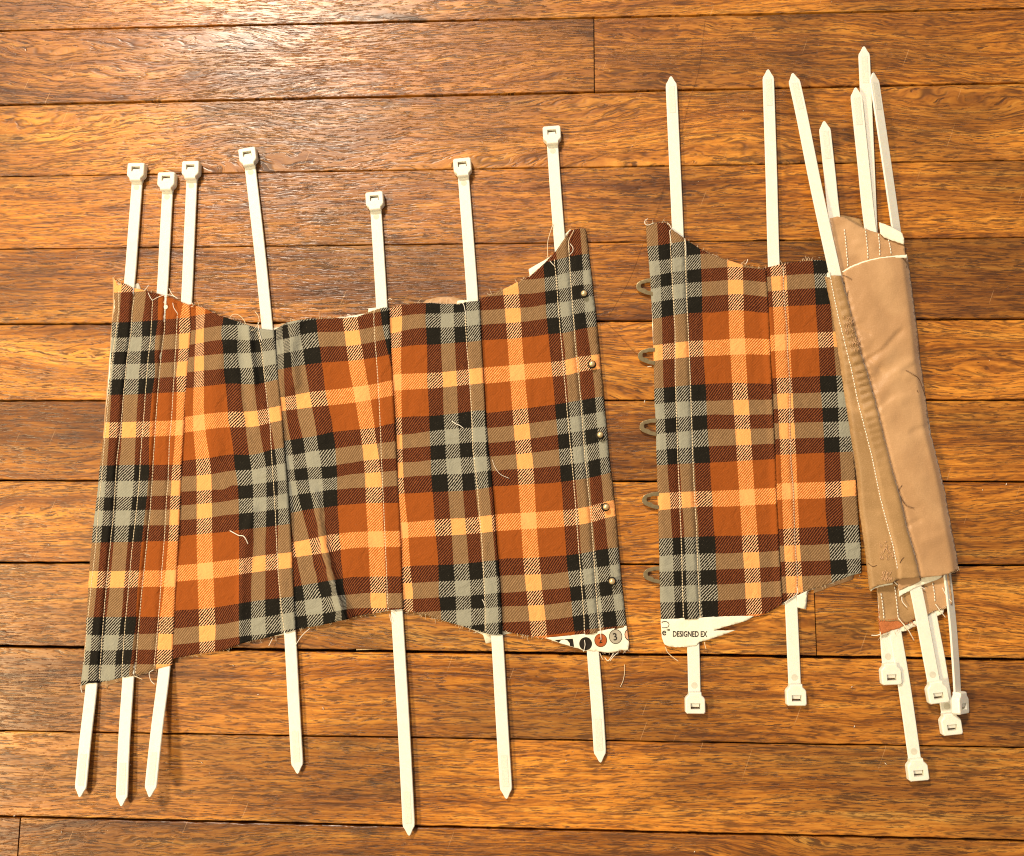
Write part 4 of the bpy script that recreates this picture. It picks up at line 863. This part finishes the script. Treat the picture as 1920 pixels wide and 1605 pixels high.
# ------------------------------------------------------------------ zip ties
TW, TT = .0081, .0014
def sweep(pts, widths, twist, hw_t=TT, mat=NYLON, name='strap', prof=None):
    """pts world polyline; returns mesh with bevelled rectangular section"""
    n = len(pts); V = []; F = []; k = None
    for i in range(n):
        t = (pts[min(i + 1, n - 1)] - pts[max(i - 1, 0)]).normalized(); s = t.cross(Vector((0, 0, 1))).normalized(); u = s.cross(t)
        a = twist[i]; s2 = s * math.cos(a) + u * math.sin(a); u2 = -s * math.sin(a) + u * math.cos(a)
        w, h = widths[i] / 2, hw_t / 2; b = min(.0004, w * .5)
        sec = [(-w + b, -h), (w - b, -h), (w, -h + b), (w, h - b), (w - b, h), (-w + b, h), (-w, h - b), (-w, -h + b)]
        k = len(sec)
        for x, y in sec: V.append(pts[i] + s2 * x + u2 * y)
    for i in range(n - 1):
        for j in range(k):
            a = i * k + j; b = i * k + (j + 1) % k; F.append((a, b, b + k, a + k))
    F.append(tuple(range(k))[::-1]); F.append(tuple((n - 1) * k + j for j in range(k)))
    return V, F
HEAD_ME = PAWL_ME = None
def head_meshes():
    mm = .001; H = 5.4
    out = [(-5.6, -12.6), (5.6, -12.6), (6.5, -11.6), (6.5, -3.4), (5.9, -2.2), (4.3, -0.6), (4.1, 1.2), (-4.1, 1.2), (-4.3, -0.6), (-5.9, -2.2), (-6.5, -3.4), (-6.5, -11.6)]
    hx0, hx1, hy0, hy1 = -3.2, 3.2, -9.7, -5.7
    bm = bmesh.new()
    def ringv(pl, z, sc=1.0):
        cx, cy = 0, -6.2; return [bm.verts.new(((cx + (x - cx) * sc) * mm, (cy + (y - cy) * sc) * mm, z * mm)) for x, y in pl]
    inn = [(hx0, hy0), (0, hy0), (hx1, hy0), (hx1, (hy0 + hy1) / 2), (hx1, hy1), (0, hy1), (hx0, hy1), (hx0, (hy0 + hy1) / 2)]
    prof = [(0, .95), (.4, 1.0), (H - 1.2, 1.0), (H - .35, .965), (H, .90)]
    rs = [ringv(out, z, s) for z, s in prof]
    n = len(out)
    for a, b in zip(rs[:-1], rs[1:]):
        for i in range(n): bm.faces.new((a[i], a[(i + 1) % n], b[(i + 1) % n], b[i]))
    ti = ringv(inn, H); bi = ringv(inn, 0.0)
    m = len(inn)
    for i in range(m): bm.faces.new((ti[(i + 1) % m], ti[i], bi[i], bi[(i + 1) % m]))
    def bridge(o_, i_, flip):
        e = []
        for L in (o_, i_):
            for q in range(len(L)):
                v1, v2 = L[q], L[(q + 1) % len(L)]; ed = bm.edges.get((v1, v2)) or bm.edges.new((v1, v2)); e.append(ed)
        bmesh.ops.triangle_fill(bm, use_beauty=True, use_dissolve=False, edges=e)
    bridge(rs[-1], ti, False)
    bmesh.ops.recalc_face_normals(bm, faces=bm.faces)
    me = bpy.data.meshes.new('head'); bm.to_mesh(me); bm.free(); me.materials.append(NYLON)
    V = [(-2.5, -8.2, .9), (2.5, -8.2, .9), (2.7, -5.6, .9), (-2.7, -5.6, .9), (-2.5, -8.4, 3.6), (2.5, -8.4, 3.6), (2.7, -5.6, 4.9), (-2.7, -5.6, 4.9), (-2.5, -7.9, 4.1), (2.5, -7.9, 4.1)]
    Fp = [(3, 2, 1, 0), (0, 1, 5, 4), (4, 5, 9, 8), (8, 9, 6, 7), (2, 3, 7, 6), (1, 2, 6, 9, 5), (3, 0, 4, 8, 7)]
    mp = bpy.data.meshes.new('pawl'); mp.from_pydata([tuple(c * mm for c in v) for v in V], [], Fp); mp.materials.append(NYLON); mp.update()
    md = bpy.data.meshes.new('moulding_mark'); ring = [(.0021 * math.cos(a * math.pi / 8), .0021 * math.sin(a * math.pi / 8), 0) for a in range(16)]
    md.from_pydata(ring, [], [tuple(range(16))]); md.materials.append(NYLOND); md.update()
    return me, mp, md
HEAD_ME, PAWL_ME, MARK_ME = head_meshes()
GT = 'ivory zip ties used as corset boning'
def zip_tie(path, label, roll=0.0, mark=True):
    """path from head to tail tip: (px, py, z mm of the strap centre)"""
    p = smooth_path(path, 10) if len(path) > 2 else P([[path[0][k] + (path[1][k] - path[0][k]) * i / 24 for k in range(3)] for i in range(25)])
    w = [Vector(q) for q in W(p[:, 0], p[:, 1], p[:, 2] * .001).tolist()]
    # resample evenly
    d = [0]
    for a, b in zip(w[:-1], w[1:]): d.append(d[-1] + (b - a).length)
    L = d[-1]; N = 64; arr = np.array([list(q) for q in w]); sl = list(np.linspace(0, L - .0075, N)) + [L - .0055, L - .0035, L - .0015, L - .0004, L]
    pts = [Vector([float(np.interp(s, d, arr[:, k])) for k in range(3)]) for s in sl]
    wd = [TW] * N + [TW * .93, TW * .62, TW * .38, TW * .24, TW * .10]
    t0 = empty('zip_tie', pts[0], label, 'zip tie', GT)
    tw = [roll if callable(roll) is False else roll(s / L) for s in sl]
    V, F = sweep([q - pts[0] for q in pts], wd, tw)
    st = mesh_obj('strap', V, F, NYLON, smooth=False); st.parent = t0
    # ridged tail: slightly darker, a hair proud
    i1, i2 = N - 4, N
    V, F = sweep([q - pts[0] + Vector((0, 0, .00012)) for q in pts[i1:i2]], [TW * .62] * (i2 - i1), tw[i1:i2], hw_t=TT)
    rg = mesh_obj('ridged_tail', V, F, NYLON2, smooth=False); rg.parent = st
    tdir = (pts[1] - pts[0]).normalized(); y = tdir; x = y.cross(Vector((0, 0, 1))).normalized(); z = x.cross(y)
    a = tw[0]; x2 = x * math.cos(a) + z * math.sin(a); z2 = -x * math.sin(a) + z * math.cos(a)
    M = Matrix((x2, y, z2)).transposed().to_4x4(); 
    hd = bpy.data.objects.new('head', HEAD_ME); COL.objects.link(hd); hd.parent = t0; hd.matrix_basis = Matrix.Translation(-z2 * .0012) @ M
    pw = bpy.data.objects.new('pawl', PAWL_ME); COL.objects.link(pw); pw.parent = hd
    if mark:
        mk = bpy.data.objects.new('moulding_mark', MARK_ME); COL.objects.link(mk); mk.parent = st
        mk.matrix_basis = Matrix.Translation(y * .0052 + z2 * (TT / 2 + .00006)) @ M
    return t0
Z = 1.45
def midp(xl, xr, *ys): return [((float(xat(xl, y)) + float(xat(xr, y))) / 2, y, Z) for y in ys]
# heads up: path starts where the strap leaves the head (head body lies 12.6 mm behind it)
zip_tie([(257.6, 339.5, 1.6), (250, 440, 1.9), (243, 530, 1.7), *midp(S1, S2, 640, 760, 900, 1040, 1180), (172, 1283, 2.0), (160, 1390, 3.5), (150, 1494, 4.5)], 'ivory zip tie threaded through the leftmost channel of the plaid corset, head at top')
zip_tie([(314.5, 357, 1.6), (309, 460, 1.9), (304, 552, 1.7), *midp(S3, S4, 640, 760, 900, 1040, 1180), (241, 1268, 2.0), (233, 1390, 3.4), (228, 1511, 4.4)], 'ivory zip tie in the second channel from the left, head lowest of the left three')
zip_tie([(360, 336, 1.6), (355, 450, 1.9), (350, 565, 1.7), *midp(S5, SAB, 660, 760, 900, 1040, 1170), (309, 1248, 2.2), (294, 1370, 8), (281, 1494, 13)], 'ivory zip tie, third from the left, its raised tip casting a soft shadow')
zip_tie([(469, 311, 1.6), (486, 460, 2.2), (501, 612, 1.7), *midp(S6, SBC, 690, 780, 900, 1000, 1110), (544, 1188, 2.0), (551, 1320, 2.6), (558.5, 1450, 2.6)], 'ivory zip tie entering the plaid cloth at the puckered dip of its top edge')
zip_tie([(705, 394, 1.6), (711, 490, 1.9), (716, 576, 1.7), *midp(S7, SCD, 660, 780, 900, 1060), (744, 1142, 2.0), (757, 1360, 3.0), (767.5, 1566, 3.2)], 'ivory zip tie whose tail tip reaches the lowest plank of the floor')
zip_tie([(869, 331, 1.6), (878, 450, 1.9), (886, 562, 1.7), *midp(S8, SDE, 660, 780, 900, 1060), (932, 1192, 2.0), (941, 1350, 2.6), (950, 1497, 2.6)], 'ivory zip tie leaving the corset by the frayed white scrap left of the printed selvage')
zip_tie([(1036, 271, 1.6), (1042, 360, 2.2), (1050, 460, 1.7), *midp(S9, S10, 560, 700, 850, 1000, 1120), (1112, 1224, 1.8), (1120, 1330, 2.2), (1126, 1429, 2.2)], 'ivory zip tie running under the numbered circles of the white selvage')
zip_tie([(1302, 1300, 1.6), (1300, 1214, 1.8), *midp(S11, S12, 1100, 960, 820, 680, 560), (1270.5, 425, 1.8), (1265, 300, 2.2), (1258, 144, 2.4)], 'ivory zip tie with its head below the printed word on white selvage')
zip_tie([(1490, 1285, 1.6), (1483, 1128, 1.8), *midp(SFG, S13, 1050, 950, 820, 700, 600), (1451, 498, 1.8), (1446, 320, 2.4), (1440, 131, 2.6)], 'ivory zip tie in the middle seam of the right piece, straight and nearly vertical')
zip_tie([(1751, 1280, 5.2), (1718, 1108, 6.2), *[(x, y, 6.2) for x, y, _ in midp(RST, RSM, 1060, 980, 880, 760, 640, 570)], (1567, 519, 8.2), (1532, 360, 8.0), (1503, 215, 7.0), (1486, 138, 7.0)], 'ivory zip tie slanting into the front left channel of the tan roll')
zip_tie([(1715, 1424, 1.6), (1696, 1290, 2.6), (1680, 1195, 3.0), (1645, 980, 3.0), (1600, 650, 3.0), (1566, 420, 4.4), (1556, 330, 4.6), (1545, 228, 4.6)], 'ivory zip tie with the lowest head and shortest tip of the rolled bundle')
zip_tie([(1777, 1339, 1.8), (1761, 1240, 2.8), (1746, 1160, 3.2), (1715, 980, 3.4), (1665, 640, 3.6), (1632, 430, 5.0), (1618, 300, 6.0), (1604, 165, 6.6)], 'ivory zip tie whose tip lies in front of the tallest tip above the tan roll')
zip_tie([(1666, 1246, 1.4), (1662, 1195, 1.6), (1652, 1000, 1.8), (1642, 600, 2.0), (1634, 430, 3.0), (1627, 260, 3.2), (1619.5, 88, 3.4)], 'ivory zip tie with the tallest tip of all, its head half hidden behind another strap')
zip_tie([(1795, 1300, 4.0), (1790, 1220, 3.6), (1783, 1140, 3.4), (1765, 1000, 3.6), (1705, 600, 3.0), (1683, 450, 3.2), (1660, 290, 5.6), (1637, 137, 6.8)], 'ivory zip tie turned on its edge at the far right of the bundle', roll=lambda u: -0.72 + .34 * u, mark=False)

# ------------------------------------------------------------------ loose bits lying about
zc = lambda x, y, f: float(f(P([x]), P([y]))[0]) * 1000 + .5
thread([(431, 995, zc(431, 995, zB)), (440, 1000, zc(440, 1000, zB) + .6), (448, 1004, zc(448, 1004, zB) + .8), (456, 1005, zc(456, 1005, zB) + .6), (461, 1011, zc(461, 1011, zB) + .4), (465, 1020, zc(465, 1020, zB))], THREADW, .0003, 'thread_snippet', None, 'short bent white thread snippet lying on the second plaid panel from the left', 'thread')
thread([(848, 790, zc(848, 790, zD)), (855, 795, zc(855, 795, zD) + .5), (861, 797, zc(861, 797, zD) + .5), (869, 803, zc(869, 803, zD))], THREADW, .00026, 'thread_snippet', None, 'tiny pale thread snippet on the black squares of the fourth plaid panel', 'thread')
thread([(923, 862, 3), (928, 876, 2.8), (938, 889, 2.8), (955, 897, 2.8)], THREADW, .00014, 'thread_snippet', None, 'fine curved white fibre on the fifth plaid panel beside its left seam', 'thread')
thread([(1171, 1246, .6), (1171, 1262, .6), (1168, 1277, .6), (1163, 1288, .6)], THREAD, .00018, 'thread_snippet', None, 'pale thread on the floor below the printed circles', 'thread')
thread([(1322, 36, .4), (1310, 130, .4), (1292, 190, .4), (1272, 270, .4), (1250, 330, .4), (1232, 395, .5), (1208, 450, .5), (1182, 520, .5), (1142, 592, .5)], THREADD, .00006, 'hair_strand', None, 'long thin dark hair lying on the floor planks left of the right corset piece', 'hair')
thread([(1138, 606, .4), (1158, 625, .4), (1180, 650, .4), (1198, 668, .4)], THREADD, .00007, 'hair_strand', None, 'short thin dark hair on the floor between the two corset pieces', 'hair')
o = sheet('wood_splinter', [(668, 1216.9), (700, 1216.2), (733, 1216.4), (733, 1218), (700, 1218), (668, 1219)], lambda X, Y: -.0004 + 0 * X, SPLINT, step=4, thick=.0006)
o['label'] = 'pale splinter caught in the wide dark gap below the third plaid panel'; o['category'] = 'splinter'
# lint and grit specks on the floor
V = []; F = []
spots = [(26, 866), (190, 215), (378, 1430), (245, 1434), (1855, 676), (484, 1302), (582, 245), (905, 268), (776, 268), (1310, 340), (1597, 1288), (1204, 300)] + [(rng.uniform(0, 1920), rng.uniform(0, 1605)) for _ in range(60)]
for x, y in spots:
    c = W(x, y, .0004); r = rng.uniform(.0002, .0005); a = rng.uniform(0, 3.1); L = r * rng.uniform(1, 3); b = len(V)
    ca, sa = math.cos(a), math.sin(a)
    for dx, dy, dz in ((-L, 0, 0), (0, -r * .6, 0), (L, 0, 0), (0, r * .6, 0), (0, 0, r)): V.append((c[0] + dx * ca - dy * sa, c[1] + dx * sa + dy * ca, c[2] + dz))
    F += [(b, b + 1, b + 4), (b + 1, b + 2, b + 4), (b + 2, b + 3, b + 4), (b + 3, b, b + 4)]
o = mesh_obj('lint_specks', V, F, THREADW, smooth=False); o['kind'] = 'stuff'; o['label'] = 'pale lint and grit specks scattered over the wooden floor'; o['category'] = 'lint'
